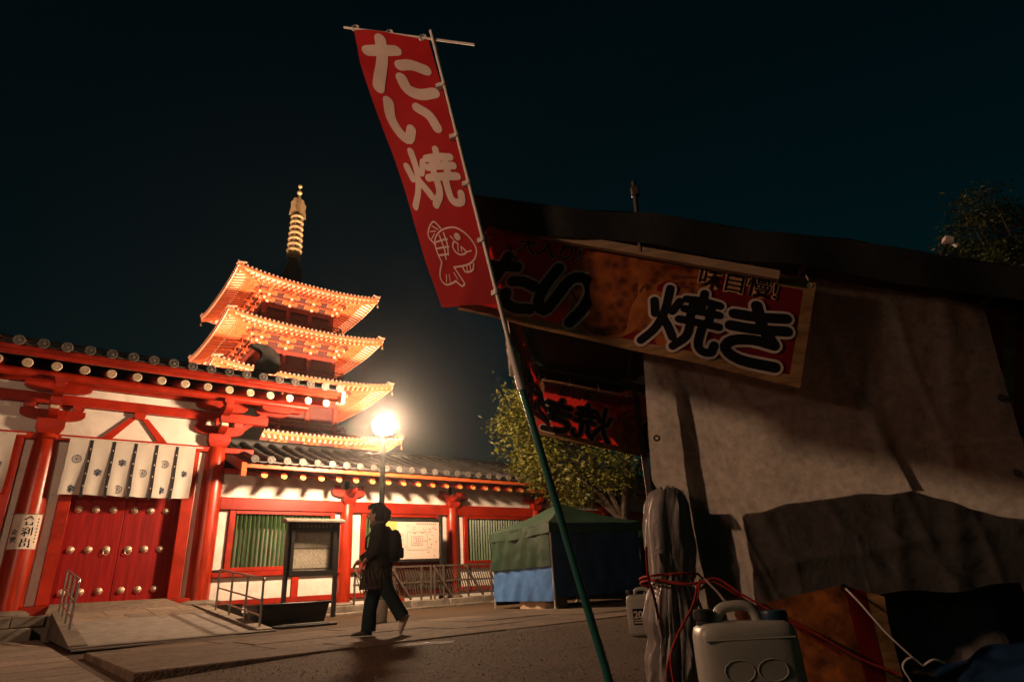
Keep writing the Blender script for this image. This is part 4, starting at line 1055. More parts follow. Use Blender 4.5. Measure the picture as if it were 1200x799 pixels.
for k in range(14):
    a = R(128+8*k); x = -1.955+.105*math.cos(a); y = .098*math.sin(a)
    m.tube([W3(-1.95+.07*math.cos(a),.07*math.sin(a),1.61), W3(x-.008,y,1.578), W3(x-.012,y*1.04,1.54+.012*(k%3))], [.016,.014,.003], 6)
m.part('hair', HAIR, per, angle=60)
def crumple(mb, amp, sc):
    for i, p in enumerate(mb.v):
        q = Vector(p); d = mnoise.noise_vector(Vector((q.x*sc,q.y*sc,q.z*sc*1.6))); r_ = 1-2*abs(mnoise.noise(Vector((q.x*sc*.8+q.z*sc*.9,q.y*sc,q.z*sc*.8))))
        mb.v[i] = (q.x+amp*(d.x*.7+.5*r_), q.y+amp*(d.y*.7-.5*r_), q.z+amp*d.z*.4)
# coat: torso loft and sleeves
rings_ = [(1.345,-1.935,.062,.068),(1.315,-1.92,.10,.13),(1.27,-1.905,.125,.20),(1.18,-1.90,.145,.215),(1.05,-1.905,.15,.21),(.92,-1.91,.16,.205),(.78,-1.925,.178,.21),(.66,-1.94,.195,.22),(.545,-1.945,.208,.232)]
def loft(mb, rings, n=28, amp=.02, seed=0):
    vs = []; fs = []
    for i,(z,cx,rx,ry) in enumerate(rings):
        for k in range(n):
            a = 2*math.pi*k/n; w = 1+amp*(i/len(rings)+.3)*math.sin(a*5+seed+z*9)+amp*mnoise.noise(Vector((math.cos(a)*2,math.sin(a)*2,z*5)))*2
            vs.append(W3(cx+rx*math.cos(a)*w, ry*math.sin(a)*w, z+.012*math.sin(a*3+seed)*(i>6)))
    for i in range(len(rings)-1):
        for k in range(n): fs.append((i*n+k, i*n+(k+1)%n, (i+1)*n+(k+1)%n, (i+1)*n+k))
    mb.add(vs, fs)
m = MB(); loft(m, rings_[:7], amp=.03)
m.tube([W3(-1.90,-.13,1.275),W3(-1.895,-.19,1.24),W3(-1.897,-.215,1.18),W3(-1.90,-.232,1.11),W3(-1.90,-.242,1.05),W3(-1.91,-.248,1.0),W3(-1.95,-.24,.955),W3(-2.0,-.228,.915)],[.072,.08,.076,.072,.068,.066,.058,.05],18)
m.tube([W3(-1.905,.13,1.275),W3(-1.92,.195,1.24),W3(-1.98,.225,1.12),W3(-2.04,.225,1.03),W3(-2.12,.212,.97),W3(-2.20,.202,.918)],[.075,.085,.078,.07,.062,.055],14)
crumple(m, .014, 7); coat = m.part('coat', COAT, per, angle=70)
m = MB(); loft(m, rings_[6:], amp=.05, seed=2); hem = m.part('coat_skirt', SHAWL, coat, angle=70)
for k in range(9):
    a = R(200+k*17); z0 = .80-.02*(k%3)
    m = MB(); m.tube([W3(-1.935+.19*math.cos(a), .215*math.sin(a), z0), W3(-1.94+.215*math.cos(a+.25), .24*math.sin(a+.25), .62-.03*(k%2))],[.008,.006],5); m.part('fringe', SHAWL, coat)
m = MB(); m.tube([W3(-1.935+.078*math.cos(a), .085*math.sin(a), 1.345+.012*math.sin(2*a)-.02*math.cos(a)*-1) for a in np.linspace(0,2*math.pi,20)], .036, 10, False); m.part('scarf', SCARF, per, angle=70)
# jeans
m = MB()
m.tube([W3(-1.90,.06,.80),W3(-1.93,.075,.66),W3(-1.98,.082,.52),W3(-2.005,.085,.42),W3(-2.03,.088,.30),W3(-2.04,.088,.18),W3(-2.05,.088,.055)],[.085,.098,.093,.088,.088,.089,.093],20)
m.tube([W3(-1.89,-.06,.80),W3(-1.85,-.075,.66),W3(-1.785,-.083,.53),W3(-1.73,-.085,.44),W3(-1.66,-.088,.33),W3(-1.615,-.088,.26),W3(-1.575,-.088,.20)],[.085,.098,.093,.088,.084,.085,.09],20)
crumple(m, .016, 8)
m.part('jeans', JEAN, per, angle=70)
def shoe(mt, heel, toe, up, sy, label):
    heel, toe, up = Vector(W3(heel[0],sy,heel[1])), Vector(W3(toe[0],sy,toe[1])), Vector(up)
    d = toe-heel; m = MB()
    vs = []; fs = []; n = 12
    secs = [(-.04,.030,.05),(.05,.038,.085),(.3,.040,.085),(.55,.044,.062),(.8,.044,.045),(.97,.032,.034),(1.03,.012,.018)]
    for q, w, h in secs:
        c = heel+d*q
        for k in range(n):
            a = 2*math.pi*k/n; vs.append(c + Vector((0,1,0))*w*math.cos(a) + up*(h/2+h/2*math.sin(a)))
    for i in range(len(secs)-1):
        for k in range(n): fs.append((i*n+k, i*n+(k+1)%n, (i+1)*n+(k+1)%n, (i+1)*n+k))
    fs.append(tuple(range(n))); fs.append(tuple((len(secs)-1)*n+k for k in range(n)))
    m.add(vs, fs); return m.part('shoe', mt, per, angle=60, label=label)
shoe(SHOED, (-2.01,.004), (-2.26,.004), (0,0,1), .088, 'pale front shoe flat on the path, darkened for its shadow')
shoe(SHOE, (-1.485,.215), (-1.585,.008), (-1.25,0,.60), -.088, 'pale rear shoe with its heel lifted')
bp = thing('backpack', 'black rounded backpack worn by the walking person', 'backpack', (-1.69,PY,.85))
m = MB()
secs = [(.86,.02,.06),(.88,.06,.11),(.95,.085,.135),(1.07,.088,.14),(1.18,.072,.125),(1.25,.04,.085),(1.265,.01,.03)]
n = 18; vs = []; fs = []
for z, rx, ry in secs:
    for k in range(n):
        a = 2*math.pi*k/n; ca, sa = math.cos(a), math.sin(a)
        vs.append(W3(-1.705+.02*(1.05-z)*-1+rx*math.copysign(abs(ca)**.7,ca), ry*math.copysign(abs(sa)**.7,sa), z))
for i in range(len(secs)-1):
    for k in range(n): fs.append((i*n+k, i*n+(k+1)%n, (i+1)*n+(k+1)%n, (i+1)*n+k))
m.add(vs, fs); BAG = mat('black_nylon', (.010,.010,.011), spec=.2, rough=.85, var=.3, bump=.2, bscale=40); m.part('bag', BAG, bp, angle=70)
m = MB()
for sy in (-.10,.10): m.tube([W3(-1.74,sy,1.22),W3(-1.82,sy*1.2,1.315),W3(-1.93,sy*1.25,1.30),W3(-2.055,sy*1.3,1.17),W3(-2.055,sy*1.5,1.04),W3(-1.9,sy*2.2,.98),W3(-1.76,sy*1.3,.93)], .014, 6)
m.part('strap', BAG, bp)
m = MB(); m.cbox(-1.635,-1.60,PY-.09,PY+.09,.90,1.04,.015); m.part('pocket', BAG, bp)

# ================================================================== LETTERING
def catmull(pts, n):
    P = [np.array(p, float) for p in pts]
    if len(P) == 2: return [P[0]*(1-t)+P[1]*t for t in np.linspace(0,1,n)]
    Q = [2*P[0]-P[1]]+P+[2*P[-1]-P[-2]]; out = []
    per_ = max(3, n//(len(P)-1))
    for i in range(1, len(Q)-2):
        for t in np.linspace(0,1,per_,endpoint=False):
            a,b,c,d = Q[i-1],Q[i],Q[i+1],Q[i+2]
            out.append(.5*((2*b)+(-a+c)*t+(2*a-5*b+4*c-d)*t*t+(-a+3*b-3*c+d)*t**3))
    return out+[P[-1]]
def ribbon(mb, pts, w, fn, lift, n=14, w1=None):
    c = catmull(pts, n); w1 = w if w1 is None else w1; K = len(c)
    vs = []; 
    for i, p in enumerate(c):
        d = c[min(i+1,K-1)]-c[max(i-1,0)]; d = d/(np.linalg.norm(d)+1e-9); nn = np.array([-d[1],d[0]])
        ww = (w+(w1-w)*i/(K-1))/2
        vs += [p+nn*ww, p-nn*ww]
    fs = [(2*i,2*i+1,2*i+3,2*i+2) for i in range(K-1)]
    for end, sg in ((0,-1),(K-1,1)):
        p = c[end]; d = c[min(end+1,K-1)]-c[max(end-1,0)]; d = d/(np.linalg.norm(d)+1e-9)*sg; nn = np.array([-d[1],d[0]]); ww = (w if end==0 else w1)/2
        b = len(vs); arc = [p+nn*ww*math.cos(a)+d*ww*math.sin(a) for a in np.linspace(0,math.pi,8)]
        vs += arc; fs.append(tuple(range(b,b+8)))
    mb.add([fn(q[0],q[1],lift) for q in vs], fs)
GLYPH = {
 'た': [[(.06,.72),(.30,.76),(.54,.80)],[(.34,.96),(.29,.68),(.20,.40),(.08,.12)],[(.54,.54),(.72,.57),(.92,.52)],[(.50,.32),(.54,.16),(.72,.10),(.95,.14)]],
 'い': [[(.16,.86),(.10,.52),(.18,.20),(.30,.10),(.40,.30)],[(.62,.80),(.80,.62),(.88,.34)]],
 '焼': [[(.08,.70),(.13,.50)],[(.42,.76),(.35,.58)],[(.25,.94),(.25,.58),(.18,.28),(.03,.05)],[(.26,.44),(.36,.30),(.43,.18)],
        [(.50,.82),(.72,.84),(.95,.82)],[(.72,.97),(.72,.70)],[(.50,.66),(.97,.67)],[(.60,.75),(.60,.50)],[(.85,.76),(.85,.50)],[(.46,.48),(.99,.49)],
        [(.62,.48),(.60,.24),(.46,.05)],[(.78,.48),(.77,.18),(.83,.07),(.95,.07),(.98,.20)]],
 'き': [[(.14,.78),(.50,.80),(.84,.86)],[(.12,.58),(.50,.60),(.88,.66)],[(.42,.98),(.55,.66),(.74,.40)],[(.74,.40),(.45,.42),(.18,.34),(.12,.18),(.34,.07),(.80,.07)]],
 'い2': [[(.26,.95),(.12,.60),(.08,.30),(.22,.14),(.36,.40),(.52,.78),(.76,.86),(.92,.66),(.88,.34),(.72,.04)]],
}
CREAM = mat('cream_print', (.68,.56,.48), rough=.8, var=.06, transl=.35)
BLKPR = mat('black_print', (.007,.007,.008), rough=.85, spec=.08, var=.1)
REDCL = mat('red_flag_cloth', (.30,.008,.010), rough=.8, spec=.2, var=.12, nscale=3, transl=.35)
DREDC = mat('dark_red_banner_print', (.21,.010,.012), rough=.7, spec=.25, var=.15, nscale=3, transl=.5, tcol=(.55,.025,.02))
ORANGEO = mat('orange_print_outline', (.70,.36,.18), rough=.8, var=.1, transl=.25)
WOODP = mat('wood_grain_print', (.34,.16,.055), rough=.7, var=.45, nscale=5, stretch=(1,1,7), col2=(.46,.25,.10), transl=.25)
def glyph(name, parent, key, fn, x, y, size, w, mt, lift, wscale=1.0, both=False, outline=None, ow=0, aspect=1.0):
    def g(a, b, l): return fn(x+a, y+b, l)
    lifts = [lift] + ([-lift] if both else [])
    strokes = [[(p[0]*size*aspect, p[1]*size) for p in st] for st in GLYPH[key]]
    o = None
    if outline:
        m = MB()
        for L in lifts:
            for i, st in enumerate(strokes): ribbon(m, st, w+2*ow, g, L+math.copysign(.00006*i, L))
        o = m.part(name+'_outline', outline, parent, smooth=False)
    m = MB()
    for L in lifts:
        for i, st in enumerate(strokes): ribbon(m, st, w, g, L+math.copysign((.0012 if outline else 0)+.00006*i, L), w1=w*wscale)
    return m.part(name, mt, parent, smooth=False)

# ================================================================== TALL FLAG
nob = thing('nobori_flag', 'tall red flag with cream lettering on a leaning pole before the stall', 'flag', (.348,2.8,GZ))
GPOLE = mat('green_flag_pole', (.012,.10,.085), rough=.35, var=.15)
WPOLE = mat('white_flag_pole', (.52,.48,.43), rough=.4, var=.15)
def pole_at(z): return Vector((.015-.222*(z-1.47) if z < 1.47 else .015-.1775*(z-1.47), 2.77, z))
m = MB(); m.cyl(pole_at(GZ), pole_at(1.50), .0175, n=12); m.part('lower_pole', GPOLE, nob)
m = MB(); m.cyl(pole_at(1.38), pole_at(1.60), .0205, n=12); m.cbox(pole_at(1.52).x-.03,pole_at(1.52).x+.03,2.765,2.80,1.46,1.58,.008); m.part('pole_clamp', WPOLE, nob)
m = MB(); m.cyl(pole_at(1.50), pole_at(3.79), .012, n=12); m.part('upper_pole', WPOLE, nob)
fTL, fTR, fBL, fBR = Vector((-.949,2.95,4.06)), Vector((-.415,2.79,3.735)), Vector((-.3875,3.1,2.003)), Vector((-.045,2.79,1.86))
fN = (fTR-fTL).cross(fBL-fTL).normalized()
if fN.y > 0: fN = -fN
FW, FH = .58, 1.88
def flag_fn(x, y, lift):          # x 0 (free edge) .. FW (pole edge), y 0 bottom .. FH top
    u, v = x/FW, 1-y/FH
    p = fTL.lerp(fTR,u).lerp(fBL.lerp(fBR,u), v)
    w = .034*math.sin(v*8.5+u*2.2)*(1-u*.8) + .010*math.sin(v*31+u*5)*u*(1-u)*3 + .012*mnoise.noise(Vector((u*2.5,v*9,2)))*(1-u*.7) + .018*math.sin(v*3.1+2+u*4)*(.3+v)*(1-u*.85)
    return p + fN*(w+lift) + Vector((-.02*math.sin(math.pi*v)*(1-u),0,0))
m = MB(); m.grid(lambda u, v: flag_fn(u*FW, (1-v)*FH, 0), 24, 60); cloth = m.part('flag_cloth', REDCL, nob)
for key, y, x, sz, w, asp in (('た',1.37,.05,.46,.085,1.05),('い',1.05,.05,.33,.075,1.4),('焼',.60,.05,.42,.056,1.12)):
    glyph('flag_character', cloth, key, flag_fn, x, y, sz, w, CREAM, .004, both=True, aspect=asp)
fish = MB()
def F(pts, w=.011): 
    ribbon(fish, [(.07+p[0]*.44, .11+p[1]*.40) for p in pts], w, flag_fn, .004+.00005*len(fish.f)/10, 16)
F([(.22,.36),(.20,.50),(.22,.68),(.34,.80),(.48,.86),(.70,.88),(.86,.80),(.96,.66),(.98,.52),(.88,.38),(.70,.30),(.44,.28)])
F([(.22,.36),(.08,.20),(.06,.10),(.14,.04),(.30,.06),(.38,.08)]); F([(.44,.28),(.52,.12),(.56,.03),(.48,.0),(.38,.08)])
F([(.22,.62),(.10,.76),(.16,.90),(.30,1.0),(.42,.88)]); F([(.16,.72),(.26,.80)],.007); F([(.17,.84),(.30,.84)],.007); F([(.24,.93),(.36,.86)],.007)
F([(.36,.76),(.38,.55),(.34,.40)]); F([(.46,.80),(.47,.62),(.42,.46)]); F([(.24,.66),(.50,.70)]); F([(.22,.56),(.48,.58)]); F([(.22,.46),(.42,.47)])
F([(.58,.50),(.56,.58),(.62,.66),(.68,.62)]); F([(.58,.50),(.66,.46),(.78,.50),(.72,.58)]); F([(.78,.50),(.88,.52)],.008); F([(.64,.52),(.66,.60)],.007); F([(.70,.51),(.71,.58)],.007)
F([(.62,.28),(.66,.20),(.80,.22),(.86,.32)]); F([(.70,.22),(.71,.29)],.007); F([(.77,.22),(.78,.30)],.007)
F([(.70,.73),(.715,.735)],.045); F([(.58,.74),(.62,.69)],.008)
F([(.16,.08),(.22,.18)],.007); F([(.25,.08),(.28,.18)],.007); F([(.44,.10),(.40,.20)],.007)
fish.part('fish_drawing', CREAM, cloth, smooth=False)
m = MB(); m.cyl((-1.02,2.965,4.10), (-.12,2.70,3.57), .0075, n=8); m.part('crossbar', WPOLE, nob)
for q in (.03, .5, .93):
    p = fTL.lerp(fTR,q)+Vector((0,0,.012)); m = MB(); m.tube([p+Vector((.022*math.cos(a),.0,.022*math.sin(a))) for a in np.linspace(0,2*math.pi,10)], .009, 6, False); m.part('cloth_loop', WPOLE, nob)
for v in (.21,.42,.60,.80,.97):
    p = fTR.lerp(fBR,v); q = pole_at(p.z); m = MB(); m.bar(p-Vector((.03,0,0)), q+Vector((.012,0,0)), .03, .028); m.cyl(q-Vector((0,0,.016)), q+Vector((0,0,.016)), .0185, n=10); m.part('cloth_loop', WPOLE, nob)
m = MB(); m.tube([pole_at(2.05)+Vector((.02,.01,0)), (.02,2.86,2.12), (.05,2.93,2.2), (.0,2.98,2.32)], .006, 6); m.part('tie_cord', DARKM, nob)

# ================================================================== FOOD STALL
stall = thing('food_stall', 'festival food stall shut for the night with dark sloping roof', 'market stall', (1.2,1.4,GZ), STALL)
ROOF = mat('dark_roof_sheet', (.013,.012,.011), rough=.6, spec=.3, var=.35, nscale=3, bump=.3, bscale=10)
PIPE = mat('stall_pipe', (.06,.045,.036), rough=.55, metal=.2, var=.3)
WOOD = mat('bare_wood_batten', (.30,.19,.11), rough=.75, var=.3, nscale=4, stretch=(1,8,8), bump=.2, bscale=40)
def rzt(u): return 2.635-.285*u-.012*u*u
m = MB()
def f(a, b):
    u = -.10+2.85*a; v = -.07+3.10*b
    return (u, v, rzt(u)-.03*math.sin(math.pi*b*3)*.5-.025*abs(math.sin(a*9))+.012*mnoise.noise(Vector((u*3,v*3,0))))
m.grid(f, 36, 24)
def f2(a, b):
    u = -.10+2.85*a; return (u, -.07+.012*math.sin(u*11), rzt(u)-.025*abs(math.sin(a*9))+.012*mnoise.noise(Vector((u*3,-.2,0)))-(.20+.015*math.sin(u*7))*b)
m.grid(f2, 48, 4)
m.grid(lambda a, b: (-.10, -.07+3.10*a, rzt(-.1)-.16*b-.01), 20, 2)
m.grid(lambda a, b: (2.75, -.07+3.10*a, rzt(2.75)-.16*b-.02), 20, 2)
m.grid(lambda a, b: (-.10+2.85*a, 3.02, rzt(-.10+2.85*a)-.01-.30*b), 24, 2)  # rear drop added to block lamp light above the far banner
m.part('roof_sheet', ROOF, stall)
for v in (.02, 1.46, 2.9):
    m = MB(); m.cyl((-.08,v,rzt(-.08)-.06),(2.7,v,rzt(2.7)-.06),.018,n=8); m.part('roof_pipe', PIPE, stall)
for u in (-.05, .85, 1.7, 2.55):
    m = MB(); m.cyl((u,.0,rzt(u)-.095),(u,2.95,rzt(u)-.095),.016,n=8); m.part('roof_pipe', PIPE, stall)
for u, v in ((.90,.20),(2.42,.20),(.90,2.75),(2.42,2.75)):
    m = MB(); m.bar((u,v,GZ),(u,v,rzt(u)-.12),.05,.05,up=(1,0,0)); m.part('stall_post', PIPE, stall)
m = MB(); m.bar((.30,-.045,2.335),(1.50,-.045,1.905),.03,.05); m.part('front_batten', WOOD, stall)
m = MB(); m.cbox(1.04,2.40,.32,1.25,.62,.68,.01); m.part('counter', WOOD, stall)
m = MB(); m.cbox(1.07,2.36,.36,1.2,GZ,.615,.01); m.part('counter_base', mat('dark_counter', (.05,.035,.028), rough=.8, var=.3), stall)
m = MB(); m.grid(lambda a, b: (2.52+.01*math.sin(a*9), .25+2.5*a, .5+b*(rzt(2.52)-.65)), 18, 5); m.part('end_sheet', ROOF, stall)
m = MB(); m.cyl((.83,-.05,2.14),(.85,-.05,2.60),.013,n=8); m.cbox(.828,.872,-.072,-.03,2.50,2.56,.006); m.part('flag_holder', PIPE, stall)

# ---- banners
EX, EY = Vector((.937,0,-.349)), Vector((.349,0,.937))
def fish_print(parent, fn, cx, cy, sc, lift, both):
    FM = MATS.get('taiyaki_print')
    if not FM:
        FM = mat('taiyaki_print', (.46,.10,.018), rough=.65, var=.35, nscale=7, col2=(.62,.17,.03), transl=.4)
        nt = FM.node_tree; N = nt.nodes; L = nt.links; b = N['Principled BSDF']; src = b.inputs['Base Color'].links[0].from_socket
        tc = N.new('ShaderNodeTexCoord'); vo = N.new('ShaderNodeTexVoronoi'); vo.inputs['Scale'].default_value = 19; L.new(tc.outputs['Object'], vo.inputs['Vector'])
        rp = N.new('ShaderNodeValToRGB'); rp.color_ramp.elements[0].position = .18; rp.color_ramp.elements[0].color = (.25,.22,.2,1); rp.color_ramp.elements[1].position = .62; rp.color_ramp.elements[1].color = (1,1,1,1)
        L.new(vo.outputs['Distance'], rp.inputs[0])
        mx = N.new('ShaderNodeMix'); mx.data_type = 'RGBA'; mx.blend_type = 'MULTIPLY'; mx.inputs['Factor'].default_value = 1; L.new(src, mx.inputs['A']); L.new(rp.outputs[0], mx.inputs['B']); L.new(mx.outputs['Result'], b.inputs['Base Color'])
    FH_ = mat('taiyaki_head_print', (.50,.13,.025), rough=.65, var=.3, nscale=6, col2=(.66,.22,.045), transl=.4)
    FD = mat('taiyaki_line_print', (.12,.022,.006), rough=.7, var=.2)
    out = [(-.22,.02),(-.20,.14),(-.10,.25),(.03,.30),(.14,.27),(.24,.18),(.34,.22),(.46,.20),(.40,.10),(.34,.02),(.30,-.06),(.36,-.16),(.28,-.22),(.18,-.16),(.08,-.22),(-.06,-.24),(-.18,-.14)]
    head = [(-.22,.02),(-.14,.14),(-.02,.15),(.10,.10),(.17,.02),(.18,-.08),(.14,-.18),(.04,-.24),(-.08,-.23),(-.18,-.13)]
    lifts = [lift]+([-lift] if both else [])
    def poly(pts, dl):
        m = MB()
        for L in lifts:
            c = np.mean(pts,axis=0); P = catmull(pts+[pts[0]], 5*len(pts))
            m.add([fn(cx+c[0]*sc,cy+c[1]*sc,L+math.copysign(dl,L))]+[fn(cx+p[0]*sc,cy+p[1]*sc,L+math.copysign(dl,L)) for p in P], [(0,i,i+1) for i in range(1,len(P))])
        return m
    poly(out,0).part('fish_body_print', FM, parent, smooth=False)
    poly(head,.0006).part('fish_head_print', FH_, parent, smooth=False)
    for k, (pts, w) in enumerate((([(-.19,-.01),(-.10,-.05),(-.03,-.10)],.012),([(.14,.06),(.10,-.06),(.02,-.19)],.010),([(.03,.07),(.06,.03),(.03,-.01),(-.01,.02),(.02,.07)],.012),([(-.02,.11),(.06,.11),(.10,.05)],.008),([(-.20,-.03),(-.14,-.10),(-.10,-.16)],.008),([(.26,.14),(.36,.16)],.010),([(.27,.10),(.36,.10)],.010))):
        m = MB()
        for L in lifts: ribbon(m, [(cx+p[0]*sc,cy+p[1]*sc) for p in pts], w*sc*1.2, fn, L+math.copysign(.0012+.00006*k,L))
        o = m.part('fish_line_print', FD, parent, smooth=False)
def small_text(parent, body, fn, x, y, size, lift, both):
    for (off, mt, dl, nm) in ((.055*size, ORANGEO, 0, 'small_lettering_outline'), (.012*size, BLKPR, .0012, 'small_lettering')):
        vs, fs = text_tris(body, size, off); m = MB()
        for L in ([lift]+([-lift] if both else [])):
            m.add([fn(x+p.x, y+p.y, L+math.copysign(dl,L)) for p in vs], fs)
        m.part(nm, mt, parent, smooth=False)
def banner(label, at, fr, fn, W=1.80, H=.58, both=True, x_from=0.0):
    t = thing('stall_banner', label, 'banner', at, fr, group='printed banners hung round the food stall')
    m = MB(); m.grid(lambda u, v: fn(u*W, v*H, 0), 40, 12); cl = m.part('banner_cloth', DREDC, t)
    bw = .055
    for (x0,x1,y0,y1) in ((0,W,0,bw),(0,W,H-bw,H),(0,bw,bw,H-bw),(W-bw,W,bw,H-bw)):
        m = MB()
        for L in ((.0025,-.0025) if both else (.0025,)): m.grid(lambda u, v: fn(x0+(x1-x0)*u, y0+(y1-y0)*v, L), 30 if x1-x0 > .5 else 2, 10 if y1-y0 > .3 else 1)
        m.part('wood_border', WOODP, t)
    fish_print(t, fn, .80, .30, 1.12, .0035, both)
    for key, x, y, sz, w, asp in (('た',.06,.05,.35,.062,1.0),('い2',.40,.06,.33,.062,.95),('焼',1.00,.045,.36,.044,1.05),('き',1.385,.05,.34,.056,1.05)):
        glyph('character', t, key, fn, x, y, sz, w, BLKPR, .0062, both=both, outline=CREAM, ow=.014, aspect=asp)
    small_text(t, '大入り!', fn, .21, .435, .115, .0052, both)
    small_text(t, '味自慢!', fn, 1.22, .445, .125, .0052, both)
    for x in (.03,.32,.62,.92,1.2,1.5,1.77):
        m = MB(); c = fn(x, H-.02, 0); c = Vector(c); m.tube([c+Vector((.010*math.cos(a),-.003,.010*math.sin(a))) for a in np.linspace(0,2*math.pi,9)], .003, 5, False); m.tube([c, c+Vector((.005,.01,.04)), c+Vector((.0,.02,.085))], .0025, 5); m.part('eyelet_tie', WPOLE, t)
    return t
def fn_front(x, y, lift):
    p = Vector((0,0,2.49)) + EX*x + EY*(y-.58)
    w = .010*math.sin(x*5.2+1)*(1-y/.58)+.008*math.sin(x*11+y*6)*(1-y/.58) 
    return p + Vector((0,-1,0))*(lift+w+.0*y)
b1 = banner('large fish banner with black lettering on the near side of the stall', (.9,0,1.6), STALL, fn_front)
EX2, EY2 = Vector((.955,0,-.297)), Vector((.297,0,.955))
def fn_back(x, y, lift):
    p = Vector((-.02,2.93,2.45)) + EX2*(1.8-x) + EY2*(y-.56)*1.0
    return p + Vector((0,-1,0))*(lift+.012*math.sin(x*5)*(1-y/.58))
b2 = banner('far stall banner seen from inside with its lettering reversed', (.9,2.93,1.6), STALL, fn_back)
def fn_left(x, y, lift):
    q = x/1.8*2.86
    z = 2.50-.017*q + (y-.58)
    return Vector((-.04+.10*(1-y/.58)-.13*math.sin(math.pi*x/1.8)*(1-y/.58)+.02*math.sin(x*9)*(1-y/.58) + (lift), .03+q, z))
b3 = banner('stall banner on the left end, seen edge-on below the near banner', (0,1.45,1.9), STALL, fn_left)
def fn_right(x, y, lift):
    p = Vector((2.50,.30,1.80)) + EX*x*.8 + EY*(y-.58)*1.25
    return p + Vector((0,-1,0))*(lift+.02*math.sin(x*6)*(1-y/.58))
t4 = thing('stall_banner', 'dark red banner with wood-grain border at the right end of the stall', 'banner', (2.8,.3,1.1), STALL, group='printed banners hung round the food stall')
m = MB(); m.grid(lambda u, v: fn_right(u*1.1, v*.58, 0), 24, 8); m.part('banner_cloth', DREDC, t4)
for (x0,x1,y0,y1) in ((0,1.1,.52,.58),(0,1.1,0,.055),(0,.06,.055,.52),(.26,.33,.055,.52)):
    m = MB(); m.grid(lambda u, v: fn_right(x0+(x1-x0)*u, y0+(y1-y0)*v, .003), 12, 6); m.part('wood_border', WOODP, t4)

# ---- tarps
TARP = mat('white_tarp', (.20,.178,.16), rough=.40, spec=.45, var=.2, nscale=30, transl=.62, crinkle=.17, cscale=22, grime=.25)
_nt = TARP.node_tree; _tb = _nt.nodes['Translucent BSDF']; _src = _tb.inputs['Color'].links[0].from_socket
_gn = _nt.nodes.new('ShaderNodeMix'); _gn.data_type = 'RGBA'; _gn.blend_type = 'MULTIPLY'; _gn.inputs['Factor'].default_value = 1; _gn.inputs['B'].default_value = (2.05,1.95,1.9,1)
_nt.links.new(_src, _gn.inputs['A']); _nt.links.new(_gn.outputs['Result'], _tb.inputs['Color'])
TARPD = mat('olive_grey_sheet', (.075,.060,.045), rough=.5, spec=.3, var=.3, nscale=4, crinkle=.15, cscale=9)
TARPS = mat('silver_grey_tarp', (.20,.175,.155), rough=.5, spec=.4, var=.2, nscale=6, crinkle=.2, cscale=22, grime=.2)
CREASES = [((.80,1.6),(.25,-.97),.05,.020),((1.0,1.4),(.32,-.95),.035,.016),((1.25,1.3),(.45,-.9),.03,.010),((1.9,1.7),(-.12,-.99),.04,.014),((2.3,1.65),(-.25,-.97),.05,.018),((2.1,1.2),(.05,-1),.025,.010),
           ((1.5,1.05),(1,-.06),.02,.008),((1.5,1.28),(1,.03),.012,.006),((1.4,.55),(1,.10),.03,.012),((1.1,.62),(.2,-.98),.03,.018),((1.9,.6),(.15,-.98),.03,.014),((1.4,1.0),(.7,-.7),.02,.008),((1.05,1.35),(.06,-1),.008,.008),((1.30,1.2),(.02,-1),.006,.004),((1.62,1.2),(-.02,-1),.006,.004),((1.2,.98),(1,.01),.006,.004),((1.2,1.31),(1,.01),.006,.003),((.95,1.25),(.30,-.95),.010,.010)]
def fold(u, z, seed=0):
    p = Vector((u*1.3+seed, z*1.1, seed*.7))
    w = .020*mnoise.noise(p*1.1)+.006*mnoise.noise(p*3.7)+.0025*mnoise.noise(p*11)+.002*(1-2*abs(mnoise.noise(p*7+Vector((3,0,0)))))
    for (c, d, wd, am) in CREASES:
        dx, dz = u-c[0], z-c[1]; q = dx*d[1]-dz*d[0]; al = dx*d[0]+dz*d[1]
        q += .03*mnoise.noise(Vector((al*2.2,c[0]*7,seed)))
        w += am*math.exp(-(q/wd)**2)*(.6+.4*mnoise.noise(Vector((al*1.7,c[1]*5,1))))
    return w
tarp = thing('tarpaulin', 'white woven tarpaulin closing the near side of the stall', 'tarpaulin', (1.6,.12,.39), STALL)
def lint(z, tab):
    for (z0,u0),(z1,u1) in zip(tab,tab[1:]):
        if z <= z1: return u0+(u1-u0)*(z-z0)/(z1-z0)
    return tab[-1][1]
Lft = [(.38,.86),(.60,.84),(.80,.80),(.96,.735),(1.54,.775),(2.3,.83)]; Rgt = [(.38,2.30),(.70,2.36),(.99,2.43),(1.40,2.46),(1.75,2.50),(2.3,2.5)]
def tf(a, b):
    u0 = .78+1.7*a; ztop = min(rzt(u0)-.17, 2.2); zb = .40-.015*math.sin(a*3)+.010*math.sin(a*23)-.14*max(0,min(1,(.44-a)/.12))
    z = zb+(ztop-zb)*b; u = lint(z,Lft)*(1-a)+lint(z,Rgt)*a
    v = .12 - fold(u,z) + .05*(1-min(1,(u-.7)/.25))**2 - .03*max(0,.7-z)
    return (u, v, z)
m = MB(); m.grid(tf, 170, 150); sheet = m.part('tarp_sheet', TARP, tarp, angle=80)
for a, b in ((.012,.72),(.012,.46),(.99,.62),(.99,.35),(.40,.012)):
    p = Vector(tf(a,b))+Vector((.02 if a<.5 else -.02,-.006,.012)); m = MB(); m.tube([p+Vector((.013*math.cos(q),0,.013*math.sin(q))) for q in np.linspace(0,2*math.pi,11)], .005, 5, False); m.part('eyelet', DARKM, tarp)
tops = [(.88,.80),(1.1,.79),(1.36,.83),(1.6,.845),(1.84,.84),(2.0,.78),(2.16,.71),(2.36,.665),(2.6,.66)]
